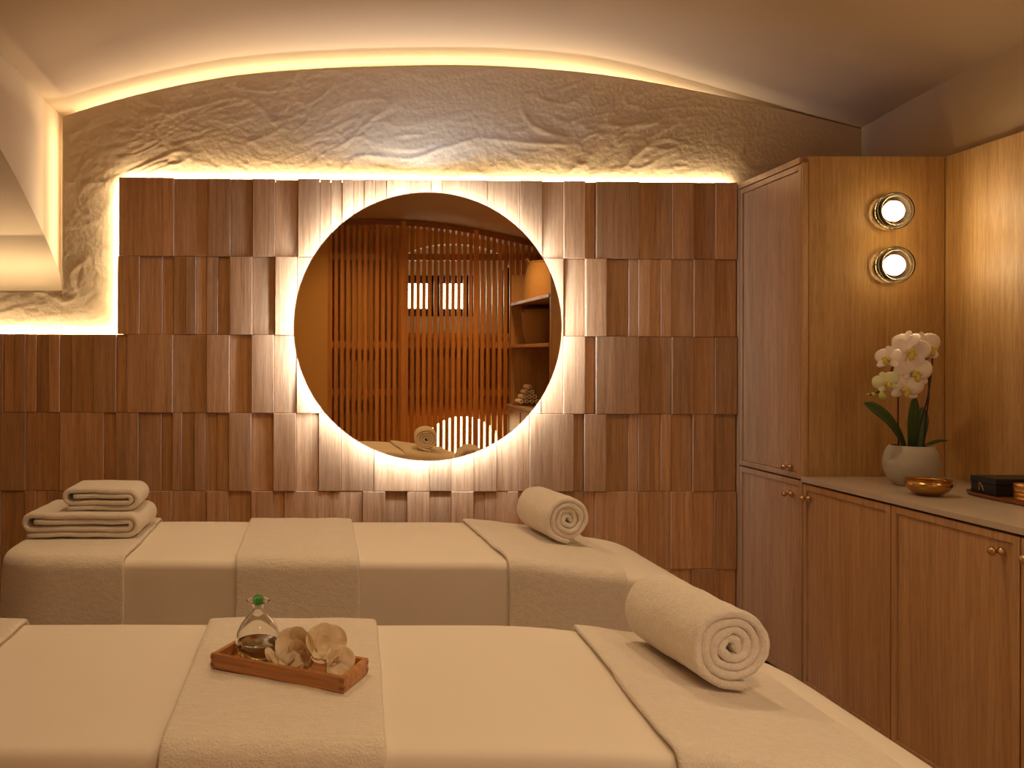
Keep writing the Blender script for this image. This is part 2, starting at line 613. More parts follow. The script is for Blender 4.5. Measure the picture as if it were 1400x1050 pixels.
# light strips hidden behind the plaster edge and on top of the wood cladding
def ribbon(name, pts, off, mat, parent):
    vs, fs = [], []
    for p in pts:
        vs += [Vector(p), Vector(p) + Vector(off)]
    for i in range(len(pts) - 1):
        fs.append((2 * i, 2 * i + 1, 2 * i + 3, 2 * i + 2))
    return from_py(name, vs, fs, mat, parent=parent, world=True)
xs = [-1.15 + 0.05 * k for k in range(64)]
ribbon('light_strip', [(x, 3.975, arc(x) - 0.004 - 0.02 * max(0, x - 1.2)) for x in xs if x < 1.95], (0, 0.005, 0.009), M_ARCHSTRIP, wall_back)
ribbon('light_strip', [(-1.183, 3.955, 1.72), (-1.183, 3.955, 2.46)], (-0.009, 0.005, 0), M_ARCHSTRIP, wall_back)
ribbon('light_strip', [(X_BAY + 0.02, 3.90, 1.664), (-1.21, 3.90, 1.664)], (0, 0.009, 0), M_ARCHSTRIP, wall_back)
# ------------------------------------------------------------------ wood tile cladding
SW = 305.0
def wx(px): return (px - 441) / SW
ROWY = [(243, 250), (350, 355), (457, 461), (564, 566.5), (671, 672), (777, 778), (884, 884)]   # left / right heights of the joints
ROLL = math.radians(0.12)
def row_z(k, x):
    yl, yr = ROWY[k]
    px = 441 + x * SW
    t = (px - 163) / (1007 - 163)
    py = yl + (yr - yl) * t
    # undo the slight camera roll
    return H + (500 - py + (px - 441) * math.tan(ROLL)) / SW
ROWS = [
 [163, (238,3),(284,1),(315,2),(345,1),(376,2),(407,0.2),(437,3),(452,2),(467.5,1.4),(483,2.4),(497.5,1.6),(512.5,2.4),(528,2),(560,2.5),(589,2),(604,2.3),
  (665,2.9),(710,2.1),(740,3),(769.5,.9),(799,2.7),(814,.1),(873,2.6),(918,1.3),(948,2.0),(977,1.5),(1007,2.1)],
 [161, (191,2.5),(222,.9),(237,.4),(254,1),(268,1.6),(282,.7),(298,1.2),(314,0),(345,2.4),(376,.4),(406,2.8),(440,1.5),(480,2),(530,1.2),(580,2),(630,1.4),(680,2),(739,2.4),
  (769.5,2.6),(799.6,.3),(828,3),(859.6,.2),(872.5,1.0),(889,1.5),(903.6,.7),(918,1.2),(948,.8),(977,2),(1007,.7)],
 [-280, (-205,1),(-160,2.3),(-130,1.2),(-85,2.1),(-55,.7),(-10,1.6),(5,2),(20,1.3),(35.5,2.1),(50,1.5),(66.6,.7),(82,1.8),(98,.9),(128,1.5),(159.5,2.2),(174,.7),(236.6,2.3),(283,1),(314,2.5),(344,.3),(375,2.8),(405.6,1.0),(440,2.8),
  (480,1.8),(530,1.2),(580,2),(630,1.4),(680,2),(739,2.3),(769.5,1.3),(799,2.8),(814,0),(873,2.8),(918,1.1),(948,2.1),(976.5,1.5),(1007,2.3)],
 [-280, (-215,2),(-170,1),(-120,2.2),(-70,1.1),(-25,.6),(35.5,1.9),(82,1.2),(143,1.9),(159,.8),(189.6,2.1),(221,.8),(235.6,.3),(249,1.1),(266,.5),(281,1.3),(297,.4),(313,1.1),(344,2.4),(374,.5),(405,2.7),(436,.3),(466.6,2.4),
  (511.6,1.5),(587,2.2),(617,1.7),(648,2.0),(678.6,2.6),(723.6,1.5),(783.6,2.8),(798.4,.2),(828,2.6),(859.6,.3),(872.5,1.0),(889,1.4),(903.6,.5),(918,1.2),(947,.7),(976,2),(1007,.6)],
 [-280, (-230,1.2),(-180,2),(-130,.8),(-85,2),(-40,1.2),(2.4,2),(34,.9),(50,1.6),(65,.9),(128,1.6),(159,2.2),(200,1.2),(236,1.8),(283,1.1),(313,2.1),(344,.6),(374,2.3),(389,.9),(451,1.7),(496,1.2),(527,2.3),(557,.3),(587.4,2.1),(617.4,.3),(647.4,2.6),
  (663,1.0),(694,1.3),(709,1.7),(740,.8),(798,1.5),(813,.7),(872.5,1.9),(917,1.1),(946,2),(976,1.2),(1007,2)],
 [-280, (-220,1.5),(-160,2.2),(-100,1),(-40,2),(20,1.2),(80,2),(143,.8),(200,1.9),(250,1.1),(313,2.2),(374,1),(436,2.1),(496,1.2),(557,2),(617,1.1),(678,2.1),(740,1),(798,2.2),(860,.9),(917,1.7),(946,.9),(976,1.8),(1007,.9)],
 [-280, (-200,1),(-120,2),(-40,1),(50,1.8),(143,1),(236,2),(313,1.2),(405,2),(496,1),(587,2.1),(678,1.2),(769,2),(860,1.1),(946,2),(1007,1.2)],
]
Y_BACKING = 3.735
def tile_front(level): return 3.716 - 0.0085 * level
trng = random.Random(3)
ntile = 0
for k, row in enumerate(ROWS):
    px0 = row[0]
    for px1, lv in row[1:]:
        xa, xb = wx(px0), wx(px1)
        g = 0.0006
        xm = (xa + xb) / 2
        yf = tile_front(lv)
        # every joint gets the level at its own end so that rows run slightly out of true, as in the photograph
        ztl, ztr = row_z(k, xa), row_z(k, xb)
        if k + 1 < len(ROWY):
            zbl, zbr = row_z(k + 1, xa), row_z(k + 1, xb)
        else:
            zbl = zbr = 0.002
        bm = bmesh.new()
        q = [(xa + g, zbl + g), (xb - g, zbr + g), (xb - g, ztr - g), (xa + g, ztl - g)]
        f = [bm.verts.new((x, yf, z)) for x, z in q]
        b = [bm.verts.new((x, Y_BACKING, z)) for x, z in q]
        bm.faces.new(f[::-1]); bm.faces.new(b)
        for i in range(4):
            j = (i + 1) % 4
            bm.faces.new((f[i], f[j], b[j], b[i]))
        fe = [e for e in bm.edges if all(abs(v.co.y - yf) < 1e-6 for v in e.verts)]
        bmesh.ops.bevel(bm, geom=fe, offset=0.0016, segments=1, affect='EDGES')
        t = from_bm('wood_tile', bm, M_TILE, parent=wall_back)
        ntile += 1
        px0 = px1
# backing board and light strips of the cladding
bm = bmesh.new()
ztop = row_z(0, wx(500))
box(bm, wx(163) + 0.012, wx(1007), Y_BACKING, 3.741, 1.0, ztop - 0.004)
box(bm, X_BAY, wx(1007), Y_BACKING, YW - 0.0005, 0, 1.445)
from_bm('cladding_board', bm, M_GAP, parent=wall_back)
ribbon('light_strip', [(wx(163) + 0.01, 3.745, row_z(0, wx(163)) - 0.009), (wx(1005), 3.745, row_z(0, wx(1005)) - 0.009)], (0, -0.005, 0.007), M_STRIP, wall_back)
ribbon('light_strip', [(wx(162) + 0.009, 3.745, 1.48), (wx(162) + 0.009, 3.745, row_z(0, wx(163)) - 0.012)], (-0.007, -0.005, 0), M_STRIP, wall_back)
ribbon('light_strip', [(X_BAY + 0.02, 3.745, row_z(2, -2.4) - 0.010), (wx(163), 3.745, row_z(2, wx(163)) - 0.010)], (0, -0.005, 0.007), M_STRIP, wall_back)

# ------------------------------------------------------------------ right wall wood panelling
py0 = 3.78
k = 0
while py0 > Y_SCREEN:
    py1 = max(py0 - 0.58, Y_SCREEN)
    boxo('wood_panel', M_PANEL, 2.41, XR, py1 + 0.0015, py0, 0.0, 2.143, parent=wall_right, bevel=0.001)
    py0 = py1

# ------------------------------------------------------------------ rear wall with window niche and low arched alcove
def up_top(x):
    d = 1 - ((x - 1.43) / 0.58) ** 2
    return 2.28 + 0.24 * math.sqrt(d) if d > 0 else None
def low_top(x):
    d = 1 - ((x - 1.54) / 0.45) ** 2
    return 0.32 + 0.42 * math.sqrt(d) if d > 0 else None
xs = sorted(set([round(X_BAY + (XR - X_BAY) * i / 20, 4) for i in range(21)] + [round(0.85 + 0.02 * i, 4) for i in range(60)] + [0.8501, 2.0099, 1.0901, 1.9899]))
niche = []
vs, fs = [], []
def quad(a, b, c, d):
    n0 = len(vs)
    vs.extend([a, b, c, d])
    fs.append((n0, n0 + 1, n0 + 2, n0 + 3))
for xa, xb in zip(xs, xs[1:]):
    ua, ub, la, lb = up_top(xa), up_top(xb), low_top(xa), low_top(xb)
    hi = 2.85
    if ua is not None and ub is not None:
        quad((xa, Y_REAR, ua), (xb, Y_REAR, ub), (xb, Y_REAR, hi), (xa, Y_REAR, hi))
        niche.append([(xa, Y_REAR, ua), (xb, Y_REAR, ub), (xb, Y_NICHE, ub), (xa, Y_NICHE, ua)])
        niche.append([(xa, Y_REAR, 1.60), (xb, Y_REAR, 1.60), (xb, Y_NICHE, 1.60), (xa, Y_NICHE, 1.60)])
        niche.append([(xa, Y_NICHE, 1.60), (xb, Y_NICHE, 1.60), (xb, Y_NICHE, 2.6), (xa, Y_NICHE, 2.6)])
        top = 1.60
    else:
        top = hi
    if la is not None and lb is not None:
        quad((xa, Y_REAR, la), (xb, Y_REAR, lb), (xb, Y_REAR, top), (xa, Y_REAR, top))
        quad((xa, Y_REAR, la), (xb, Y_REAR, lb), (xb, Y_NICHE, lb), (xa, Y_NICHE, la))
    else:
        quad((xa, Y_REAR, 0), (xb, Y_REAR, 0), (xb, Y_REAR, top), (xa, Y_REAR, top))
wall_rear = structure(from_py('wall_rear', vs, fs, M_REAR))
vs, fs = [], []
for q_ in niche:
    quad(*q_)
from_py('window_niche', vs, fs, M_NICHE, parent=wall_rear)['label'] = 'pale arched window niche'
boxo('alcove_light_panel', M_ALC, 1.08, 2.0, Y_NICHE + 0.06, Y_NICHE + 0.08, 0.02, 0.72, parent=wall_rear)
win = structure(bpy.data.objects.new('window_1', None)); C.objects.link(win); win.location = (1.32, Y_NICHE, 2.0)
bm = bmesh.new()
for (a, b_) in ((0.925, 0.955), (1.20, 1.345), (1.61, 1.72)):
    box(bm, a, b_, Y_NICHE, Y_NICHE + 0.05, 1.785, 2.215)
for (a, b_) in ((1.785, 1.865), (2.13, 2.215)):
    box(bm, 0.925, 1.72, Y_NICHE, Y_NICHE + 0.05, a, b_)
from_bm('window_frame', bm, M_FRAME, parent=win, world=True)
for a, b_ in ((0.955, 1.20), (1.345, 1.61)):
    boxo('window_pane', M_DAY, a, b_, Y_NICHE + 0.01, Y_NICHE + 0.02, 1.865, 2.13, parent=win)
# plaster pier left of the screen
structure(boxo('wall_rear_pier', M_REAR, XL, 0.125, Y_SCREEN - 0.1, Y_SCREEN + 0.03, 0, 2.8))

# slatted timber screen (seen in the mirror)
scr = thing('slatted_screen', 'tall screen of upright timber slats in front of the back window, seen in the mirror', 'screen', (1.2, Y_SCREEN, 0))
def slat_mesh(w, h):
    bm = bmesh.new()
    box(bm, -w / 2, w / 2, -0.011, 0.011, 0, h, 0.002)
    return bm
x = 0.15
i = 0
while x < 2.40:
    w = 0.036
    h = ceil_z(x, Y_SCREEN) - 0.012
    s = from_bm('slat', slat_mesh(w, h), M_SLAT, parent=scr)
    s.location = (x - 1.2, 0, 0)
    x += 0.0566
for sx, w in ((0.855, 0.05), (1.56, 0.05), (0.14, 0.03)):
    s = from_bm('stile', slat_mesh(w, ceil_z(sx, Y_SCREEN) - 0.012), M_SLAT, parent=scr)
    s.location = (sx - 1.2, 0.01, 0)
for z in (2.29, 1.44, 0.98, 0.10):
    boxo('rail', M_SLAT, 0.13, 2.40, Y_SCREEN - 0.036, Y_SCREEN - 0.012, z, z + 0.065, parent=scr)
vs, fs = [], []
hx = [0.13 + 2.27 * k / 40 for k in range(41)]
for x in hx:
    zc = ceil_z(x, Y_SCREEN)
    vs += [(x, Y_SCREEN - 0.03, zc - 0.055), (x, Y_SCREEN + 0.014, zc - 0.055), (x, Y_SCREEN + 0.014, zc - 0.004), (x, Y_SCREEN - 0.03, zc - 0.004)]
for k in range(40):
    for q in range(4):
        a = k * 4 + q; b_ = k * 4 + (q + 1) % 4
        fs.append((a, b_, b_ + 4, a + 4))
from_py('header_rail', vs, fs, M_TRAY_IN, parent=scr, world=True)
# thin backing behind the closed left leaf
boxo('back_board', M_REAR, 0.13, 0.87, Y_SCREEN - 0.12, Y_SCREEN - 0.10, 0.0, 2.55, parent=scr)
# timber lining above the alcove and beside the niche
bm = bmesh.new()
box(bm, 0.88, 2.44, Y_SCREEN - 0.10, Y_SCREEN - 0.085, 0.78, 1.55)
from_bm('lower_board', bm, M_SLAT, parent=scr, world=True)

# ------------------------------------------------------------------ mirror
MC = Vector((0.460, 3.62, 1.5015)); MR = 0.5865
mirror = thing('round_mirror', 'large round frameless mirror with a white glowing halo on the tiled wall', 'mirror', MC)
mirror.rotation_euler = (0.0071, 0, 0.0088)
lathe_obj('mirror_glass', [(0, 0.0), (MR, 0.0), (MR, 0.005), (0, 0.005)], M_MIRROR, mirror, n=160, axis='Y', smooth=False)
lathe_obj('rim', [(MR + 0.0008, -0.0005), (MR + 0.0025, 0.0), (MR + 0.0025, 0.006), (MR + 0.0008, 0.006)], M_RIM, mirror, n=160, axis='Y', close=True)
lathe_obj('backing_board', [(0, 0.006), (0.545, 0.006), (0.545, 0.060), (0, 0.060)], M_GAP, mirror, n=96, axis='Y', smooth=False)
lr = lathe_obj('light_ring', [(0.578, 0.010), (0.570, 0.0185)], M_RING, mirror, n=128, axis='Y')
lr['label'] = 'white light ring behind the glass edge'

# ------------------------------------------------------------------ cabinets
XF = 1.859      # face of the doors
def knob(parent, y, z):
    prof = [(0.0, -0.034), (0.006, -0.0335), (0.0115, -0.030), (0.0128, -0.0265), (0.0115, -0.0225), (0.0065, -0.018),
            (0.0048, -0.013), (0.0055, -0.009), (0.0095, -0.005), (0.0115, -0.002), (0.0115, 0.0), (0, 0.0)]
    o = lathe_obj('knob', prof, M_BRASS, parent, n=24, axis='X', at=(XF, y, z), world=True)
    o['label'] = 'turned brass knob'
    return o

def door(parent, ya, yb, za, zb, knob_y, knob_z):
    """framed door in the plane x = XF; ya < yb"""
    fw = 0.022
    bm = bmesh.new()
    box(bm, XF, XF + 0.02, ya, ya + fw, za, zb, 0.001)
    box(bm, XF, XF + 0.02, yb - fw, yb, za, zb, 0.001)
    box(bm, XF, XF + 0.02, ya + fw, yb - fw, zb - fw, zb, 0.001)
    box(bm, XF, XF + 0.02, ya + fw, yb - fw, za, za + fw, 0.001)
    d = from_bm('door', bm, M_CAB, parent, world=True)
    boxo('door_panel', M_CAB, XF + 0.007, XF + 0.018, ya + fw + 0.0015, yb - fw - 0.0015, za + fw + 0.0015, zb - fw - 0.0015, parent=d)
    knob(d, knob_y, knob_z)
    return d

tall = thing('tall_cabinet', 'tall oak cupboard with two stacked doors in the corner beside the tiled wall', 'cupboard', (2.13, 3.45, 0))
bm = bmesh.new()
box(bm, XF + 0.024, 2.408, 3.20, 3.222, 0.0, 2.145, 0.001)      # side panel with the sconces
o_side = from_bm('side_panel', bm, M_PANEL, tall, world=True)
bm = bmesh.new()
box(bm, XF + 0.03, 2.408, 3.222, 3.75, 0.10, 2.120)
from_bm('body', bm, M_GAP, tall, world=True)
boxo('top_board', M_CAB, XF - 0.001, 2.408, 3.2225, 3.755, 2.123, 2.147, parent=tall, bevel=0.001)
boxo('corner_stile', M_CAB, XF, XF + 0.022, 3.2, 3.212, 0.892, 2.121, parent=tall, bevel=0.0008)
boxo('filler_strip', M_CAB, XF, XF + 0.02, 3.688, 3.755, 0.02, 2.121, parent=tall)
door(tall, 3.2145, 3.685, 0.893, 2.119, 3.286, 0.932)
door(tall, 3.2045, 3.685, 0.10, 0.886, 3.280, 0.826)
boxo('plinth', M_GAP, XF + 0.05, 2.40, 3.2, 3.70, 0, 0.10, parent=tall)

edges = [3.2, 2.703, 2.201, 1.70, 1.20, 0.70, 0.20, -0.25, -0.68]
lab = ['low oak cupboard with a brass knob at its far edge, next to the tall cupboard',
       'low oak cupboard with a brass knob at its near edge, second from the tall cupboard',
       'low oak cupboard cut by the right edge of the photo, third from the tall cupboard',
       'low oak cupboard, fourth from the tall cupboard along the right wall',
       'low oak cupboard, fifth from the tall cupboard along the right wall',
       'low oak cupboard, third from the slatted screen along the right wall',
       'low oak cupboard, second from the slatted screen along the right wall',
       'low oak cupboard under the rolled hand towels, next to the slatted screen']
for i in range(8):
    yb_, ya_ = edges[i], edges[i + 1]
    c = thing('base_cabinet', lab[i], 'cupboard', (2.13, (ya_ + yb_) / 2, 0), group='low cupboards along the right wall')
    boxo('body', M_GAP, XF + 0.026, 2.408, ya_ + 0.001, yb_ - 0.001, 0.10, 0.884, parent=c)
    boxo('plinth', M_GAP, XF + 0.05, 2.40, ya_ + 0.001, yb_ - 0.001, 0, 0.099, parent=c)
    ky = yb_ - 0.04 if i % 2 == 0 else ya_ + 0.062
    door(c, ya_ + 0.0025, yb_ - 0.0025, 0.10, 0.877, ky, 0.826)

wt = boxo('worktop', M_STONE, XF - 0.008, 2.4085, -0.69, 3.1985, 0.885, 0.905, bevel=0.0015)
tag(wt, 'long beige stone worktop over the low cupboards on the right', 'worktop')

# shelving at the far end of the worktop (seen in the mirror)
sh = thing('shelf_unit', 'open oak shelves above the worktop, seen at the right edge of the mirror', 'shelves', (2.13, -0.08, 0.905))
boxo('side_panel', M_CAB, 1.885, 2.408, 0.595, 0.62, 0.9055, 2.142, parent=sh, bevel=0.001)
boxo('side_panel', M_CAB, 1.885, 2.408, -0.685, -0.662, 0.9055, 2.142, parent=sh, bevel=0.001)
boxo('shelf', M_CAB, 1.875, 2.408, -0.6615, 0.5945, 1.845, 1.872, parent=sh, bevel=0.001)
boxo('shelf', M_CAB, 1.875, 2.408, -0.6615, 0.5945, 1.447, 1.474, parent=sh, bevel=0.001)

def basket(loc, r0, r1, h, label):
    b = thing('woven_basket', label, 'basket', loc, group='straw baskets on the shelves')
    prof = [(0, 0.0)]
    n = 16
    for k in range(n + 1):
        t = k / n
        r = r0 + (r1 - r0) * t + 0.012 * math.sin(t * PI) + 0.004 * math.sin(k * PI)
        prof.append((r + (0.004 if k % 2 else 0), h * t))
    prof += [(r1 - 0.01, h - 0.001), (r0 - 0.01, 0.012), (0, 0.012)]
    lathe_obj('basket_body', prof, M_BASKET, b, n=36)
    vs, fs = tube([(math.cos(a) * r1, math.sin(a) * r1, h) for a in [2 * PI * k / 36 for k in range(37)]], 0.009, 8, cap=False)
    from_py('basket_rim', vs, fs, M_BASKET, b, smooth=True)
    for s in (-1, 1):
        vs, fs = tube(catmull([(s * r1, -0.05, h - 0.02), (s * (r1 + 0.02), -0.03, h + 0.03), (s * (r1 + 0.02), 0.03, h + 0.03), (s * r1, 0.05, h - 0.02)], 5), 0.006, 6)
        from_py('handle', vs, fs, M_BASKET, b, smooth=True)
    return b
basket((2.13, -0.40, 1.8725), 0.20, 0.15, 0.36, 'straw basket on the upper shelf, narrowing upwards, seen in the mirror')
basket((2.13, -0.50, 1.4745), 0.14, 0.185, 0.32, 'straw basket on the lower shelf, wider at its rim, seen in the mirror')

# ------------------------------------------------------------------ ribbons of towelling: rolls and folded stacks
def ribbon_solid(path, thick, length, segv=8, nend=4, jit=None):
    """sweep a rounded strip (length along Y) along a 2D path in XZ; jit(i) = (shift, scale) of the strip's length"""
    n = len(path)
    vs, fs = [], []
    loop = []
    hl, ht = 0.5, thick / 2
    # one side from -Y end to +Y end at +t, then back at -t, rounded at the ends
    for k in range(segv + 1):
        loop.append((-1 + 2 * k / segv, 1, 0.0))
    for k in range(1, nend):
        a = PI / 2 - PI * k / nend
        loop.append((1, math.sin(a), math.cos(a)))
    for k in range(segv + 1):
        loop.append((1 - 2 * k / segv, -1, 0.0))
    for k in range(1, nend):
        a = -PI / 2 - PI * k / nend
        loop.append((-1, math.sin(a), math.cos(a)))
    m = len(loop)
    for i, (px, pz) in enumerate(path):
        a = path[max(i - 1, 0)]; b = path[min(i + 1, n - 1)]
        tx, tz = b[0] - a[0], b[1] - a[1]
        l = math.hypot(tx, tz) or 1
        nx_, nz_ = -tz / l, tx / l
        sh_, sc_ = jit(i) if jit else (0, 1)
        for v, t, c in loop:
            y = v * (length / 2 * sc_ - ht) + c * ht + sh_
            vs.append((px + nx_ * t * ht, y, pz + nz_ * t * ht))
    for i in range(n - 1):
        for k in range(m):
            k2 = (k + 1) % m
            fs.append((i * m + k, i * m + k2, (i + 1) * m + k2, (i + 1) * m + k))
    fs.append(tuple(range(m - 1, -1, -1)))
    fs.append(tuple((n - 1) * m + k for k in range(m)))
    return vs, fs

def fuzz(vs, amp, sc, seed):
    o = Vector((seed, seed * 2.3, -seed))
    return [(Vector(v) + noise.noise_vector(Vector(v) * sc + o) * amp) for v in vs]

def rolled_towel(R, turns, thick, length, seed, segv=10, step=14, squash=0.97, tail=0.02, fz=0.002, wob=0.0012):
    rng = random.Random(seed)
    path = []
    nst = int(turns * 360 / step)
    a0 = -90 - nst * step
    pitch = (R - thick / 2 - 0.008) / turns
    for i in range(nst + 1):
        th = math.radians(a0 + i * step)
        f = i / nst
        r = 0.008 + pitch * turns * f
        r += wob * noise.noise(Vector((math.radians(i * step) * 1.1, seed, 0))) * (1 if f < 0.9 else 0.3)
        path.append((r * math.cos(th), r * math.sin(th) * squash))
    # hook at the core
    path = [(path[0][0] + 0.006, path[0][1] + 0.004)] + path
    lx, lz = path[-1]
    for k in range(1, 4):
        path.append((lx + tail * k / 3, lz - 0.0008 * k))
    def jit(i):
        return (0.004 * noise.noise(Vector((i * 0.09, seed * 3.1, 2))), 1 + 0.03 * noise.noise(Vector((i * 0.06, seed * 1.7, 5))) - 0.03 * (1 - i / len(path)))
    vs, fs = ribbon_solid(path, thick, length, segv=segv, jit=jit)
    vs = fuzz(vs, fz, 20, seed)
    if fz > 0.002:
        vs = fuzz(vs, 0.0011, 110, seed)
    return vs, fs

def flat_spiral(w, h, thick, turns, step=20):
    """path of a towel folded over and over: a flattened spiral"""
    path = []
    n = int(turns * 2)
    hw = w / 2
    layers = 2 * turns
    p = (h - thick) / (layers)
    # build as alternating straight runs joined by half circles
    zc = 0
    side = 1
    half = h / 2 - thick / 2
    k = 0
    z = half                      # start from the outside bottom, going right
    # outside in
    run = hw - thick / 2
    top = True
    rad = half
    cx = 0
    xr, xl = w / 2 - thick / 2, -w / 2 + thick / 2
    zt, zb = half, -half
    pts = [(xl + 0.01, zb)]
    cur = 'bottom'
    while zt - zb > thick * 0.9:
        r = (zt - zb) / 2
        zc = (zt + zb) / 2
        # right turn
        for q in range(0, 181, step):
            a = math.radians(-90 + q)
            pts.append((xr - r + r * math.cos(a), zc + r * math.sin(a)))
        zb += thick * 1.04
        if zt - zb < thick * 0.9:
            pts.append((xl + r, zt))
            break
        r2 = (zt - zb) / 2
        zc = (zt + zb) / 2
        for q in range(0, 181, step):
            a = math.radians(90 + q)
            pts.append((xl + r2 + r2 * math.cos(a), zc + r2 * math.sin(a)))
        zt -= thick * 1.04
        xr -= thick * 1.1
        xl += thick * 1.1
        if zt - zb < thick * 0.9:
            pts.append((xr - 0.02, zb))
    # resample straight runs
    out = []
    for a, b in zip(pts, pts[1:]):
        d = math.hypot(b[0] - a[0], b[1] - a[1])
        m = max(1, int(d / 0.02))
        for q in range(m):
            out.append((a[0] + (b[0] - a[0]) * q / m, a[1] + (b[1] - a[1]) * q / m))
    out.append(pts[-1])
    return out

def folded_towel(w, h, thick, length, seed):
    path = flat_spiral(w, h, thick, 2)
    path = [(x, z + 0.0035 * noise.noise(Vector((x * 9, seed, z * 30)))) for x, z in path]
    def jit(i):
        return (0.004 * noise.noise(Vector((i * 0.05, seed, 1))), 1 + 0.012 * noise.noise(Vector((i * 0.08, seed, 7))))
    vs, fs = ribbon_solid(path, thick, length, segv=10, jit=jit)
    vs = fuzz(vs, 0.003, 14, seed)
    return [(v[0], v[1], v[2] + h / 2) for v in vs], fs

# ------------------------------------------------------------------ massage tables
def softplus(t, k=22.0):
    return math.log1p(math.exp(min(60, k * t))) / k

def bed_shell(p, off=0.0, zb=0.22, dx=0.03, wave=1.0):
    """rounded slab with hanging sides; p: dict x0,x1,y0,y1,top,rl,rr,f,hinge,slope. returns bmesh"""
    x0, x1, y0, y1 = p['x0'] - off, p['x1'] + off, p['y0'] - off, p['y1'] + off
    top = p['top'] + off
    f = p['f'] + off
    def droop(x):
        d = p['slope'] * softplus(x - p['hinge'])
        d += p.get('curl', 0.0) * softplus(x - (p['x1'] - 0.16), 30) ** 2 * 6
        d += 0.10 * softplus((p['x0'] + 0.10) - x, 40) ** 1.0 * p.get('lslope', 0.5)
        return d
    # fillet ring set: (inset, drop)
    X0, X1, Y0, Y1 = x0 + f, x1 - f, y0 + f, y1 - f
    rl, rr = max(p['rl'] - p['f'], 0.01), max(p['rr'] - p['f'], 0.01)
    yc = (Y0 + Y1) / 2
    b = (Y1 - Y0) / 2
    def halfw(x):
        if x > X1 - rr:
            d = x - (X1 - rr)
            return b - rr + math.sqrt(max(0, rr * rr - d * d))
        if x < X0 + rl:
            d = (X0 + rl) - x
            return b - rl + math.sqrt(max(0, rl * rl - d * d))
        return b
    # x stations, denser in the corners
    xs = []
    for k in range(9):
        a = PI / 2 * k / 8
        xs.append(X0 + rl - rl * math.cos(a))
    nmid = max(2, int((X1 - rr - X0 - rl) / dx))
    for k in range(1, nmid):
        xs.append(X0 + rl + (X1 - rr - X0 - rl) * k / nmid)
    for k in range(9):
        a = PI / 2 * k / 8
        xs.append(X1 - rr + rr * math.sin(a))
    nv = 20
    bm = bmesh.new()
    G = []
    for x in xs:
        hw = halfw(x)
        G.append([bm.verts.new((x, yc + hw * (-1 + 2 * j / nv), top)) for j in range(nv + 1)])
    for i in range(len(xs) - 1):
        for j in range(nv):
            bm.faces.new((G[i][j], G[i + 1][j], G[i + 1][j + 1], G[i][j + 1]))
    # border loop (counter clockwise) with outward normals
    loop = []
    def nrm(x, y):
        cx = min(max(x, X0 + rl), X1 - rr)
        r = rl if x < X0 + rl else (rr if x > X1 - rr else 0)
        if r == 0:
            return Vector((0, 1 if y > yc else -1, 0))
        cy = min(max(y, Y0 + r), Y1 - r)
        v = Vector((x - cx, y - cy, 0))
        if v.length < 1e-6:
            return Vector((-1 if x < yc else 1, 0, 0))
        return v.normalized()
    for i in range(len(xs)):
        loop.append(G[i][0])
    for j in range(1, nv + 1):
        loop.append(G[-1][j])
    for i in range(len(xs) - 2, -1, -1):
        loop.append(G[i][nv])
    for j in range(nv - 1, 0, -1):
        loop.append(G[0][j])
    base = [(v.co.copy(), nrm(v.co.x, v.co.y)) for v in loop]
    rings = [(f * math.sin(a), f - f * math.cos(a)) for a in [PI / 2 * k / 6 for k in range(1, 7)]]
    depth = top - zb
    for k in range(1, 15):
        t = k / 14
        rings.append((f + 0.018 * t, f + (depth - f) * t))
    prev = loop
    s = 0.0
    arcl = [0.0]
    for a, b_ in zip(base, base[1:]):
        s += (a[0] - b_[0]).length
        arcl.append(s)
    for inset, drop in rings:
        new = []
        for (co, n_), sl in zip(base, arcl):
            amp = wave * 0.006 * max(0, drop - 0.12) / 0.3
            d = inset + amp * math.sin(sl * 9 + 1.3 * math.sin(sl * 3.1))
            q = co + n_ * d
            new.append(bm.verts.new((q.x, q.y, top - drop)))
        m = len(prev)
        for i in range(m):
            j = (i + 1) % m
            bm.faces.new((prev[i], new[i], new[j], prev[j]))
        prev = new
    for v in bm.verts:
        v.co.z -= droop(v.co.x)
        q = Vector((v.co.x, v.co.y, v.co.z)) * 3.0
        v.co.z += 0.0022 * noise.noise(q + Vector((p['y0'], 0, 0)))
    return bm

NEAR = dict(x0=-1.08, x1=1.10, y0=1.238, y1=1.865, top=0.75, rl=0.12, rr=0.25, f=0.022, hinge=0.47, slope=0.127, curl=0.5)
FAR = dict(x0=-0.985, x1=1.215, y0=2.45, y1=3.09, top=0.75, rl=0.17, rr=0.20, f=0.026, hinge=0.56, slope=0.127, curl=0.5)

def massage_table(p, label):
    t = thing('massage_table', label, 'massage table', ((p['x0'] + p['x1']) / 2, (p['y0'] + p['y1']) / 2, 0))
    sheet = from_bm('sheet', bed_shell(p), M_SHEET, t, smooth=True, world=True)
    so = sheet.modifiers.new('s', 'SOLIDIFY'); so.thickness = 0.003; so.offset = -1
    pm = dict(p)
    bm = bmesh.new()
    box(bm, p['x0'] + 0.04, p['hinge'] + 0.05, p['y0'] + 0.03, p['y1'] - 0.03, 0.66, 0.735, 0.02, 3)
    from_bm('mattress', bm, M_PAD, t, smooth=True, world=True)
    boxo('base_frame', M_LEGW, p['x0'] + 0.15, p['x1'] - 0.25, p['y0'] + 0.06, p['y1'] - 0.06, 0.56, 0.62, parent=t, bevel=0.004)
    for sx in (p['x0'] + 0.25, p['x1'] - 0.35):
        for sy in (p['y0'] + 0.10, p['y1'] - 0.10):
            boxo('leg', M_LEGW, sx - 0.025, sx + 0.025, sy - 0.025, sy + 0.025, 0.0, 0.56, parent=t, bevel=0.004)
    return t
massage_table(NEAR, 'white-sheeted massage table in the foreground carrying the wooden tray')
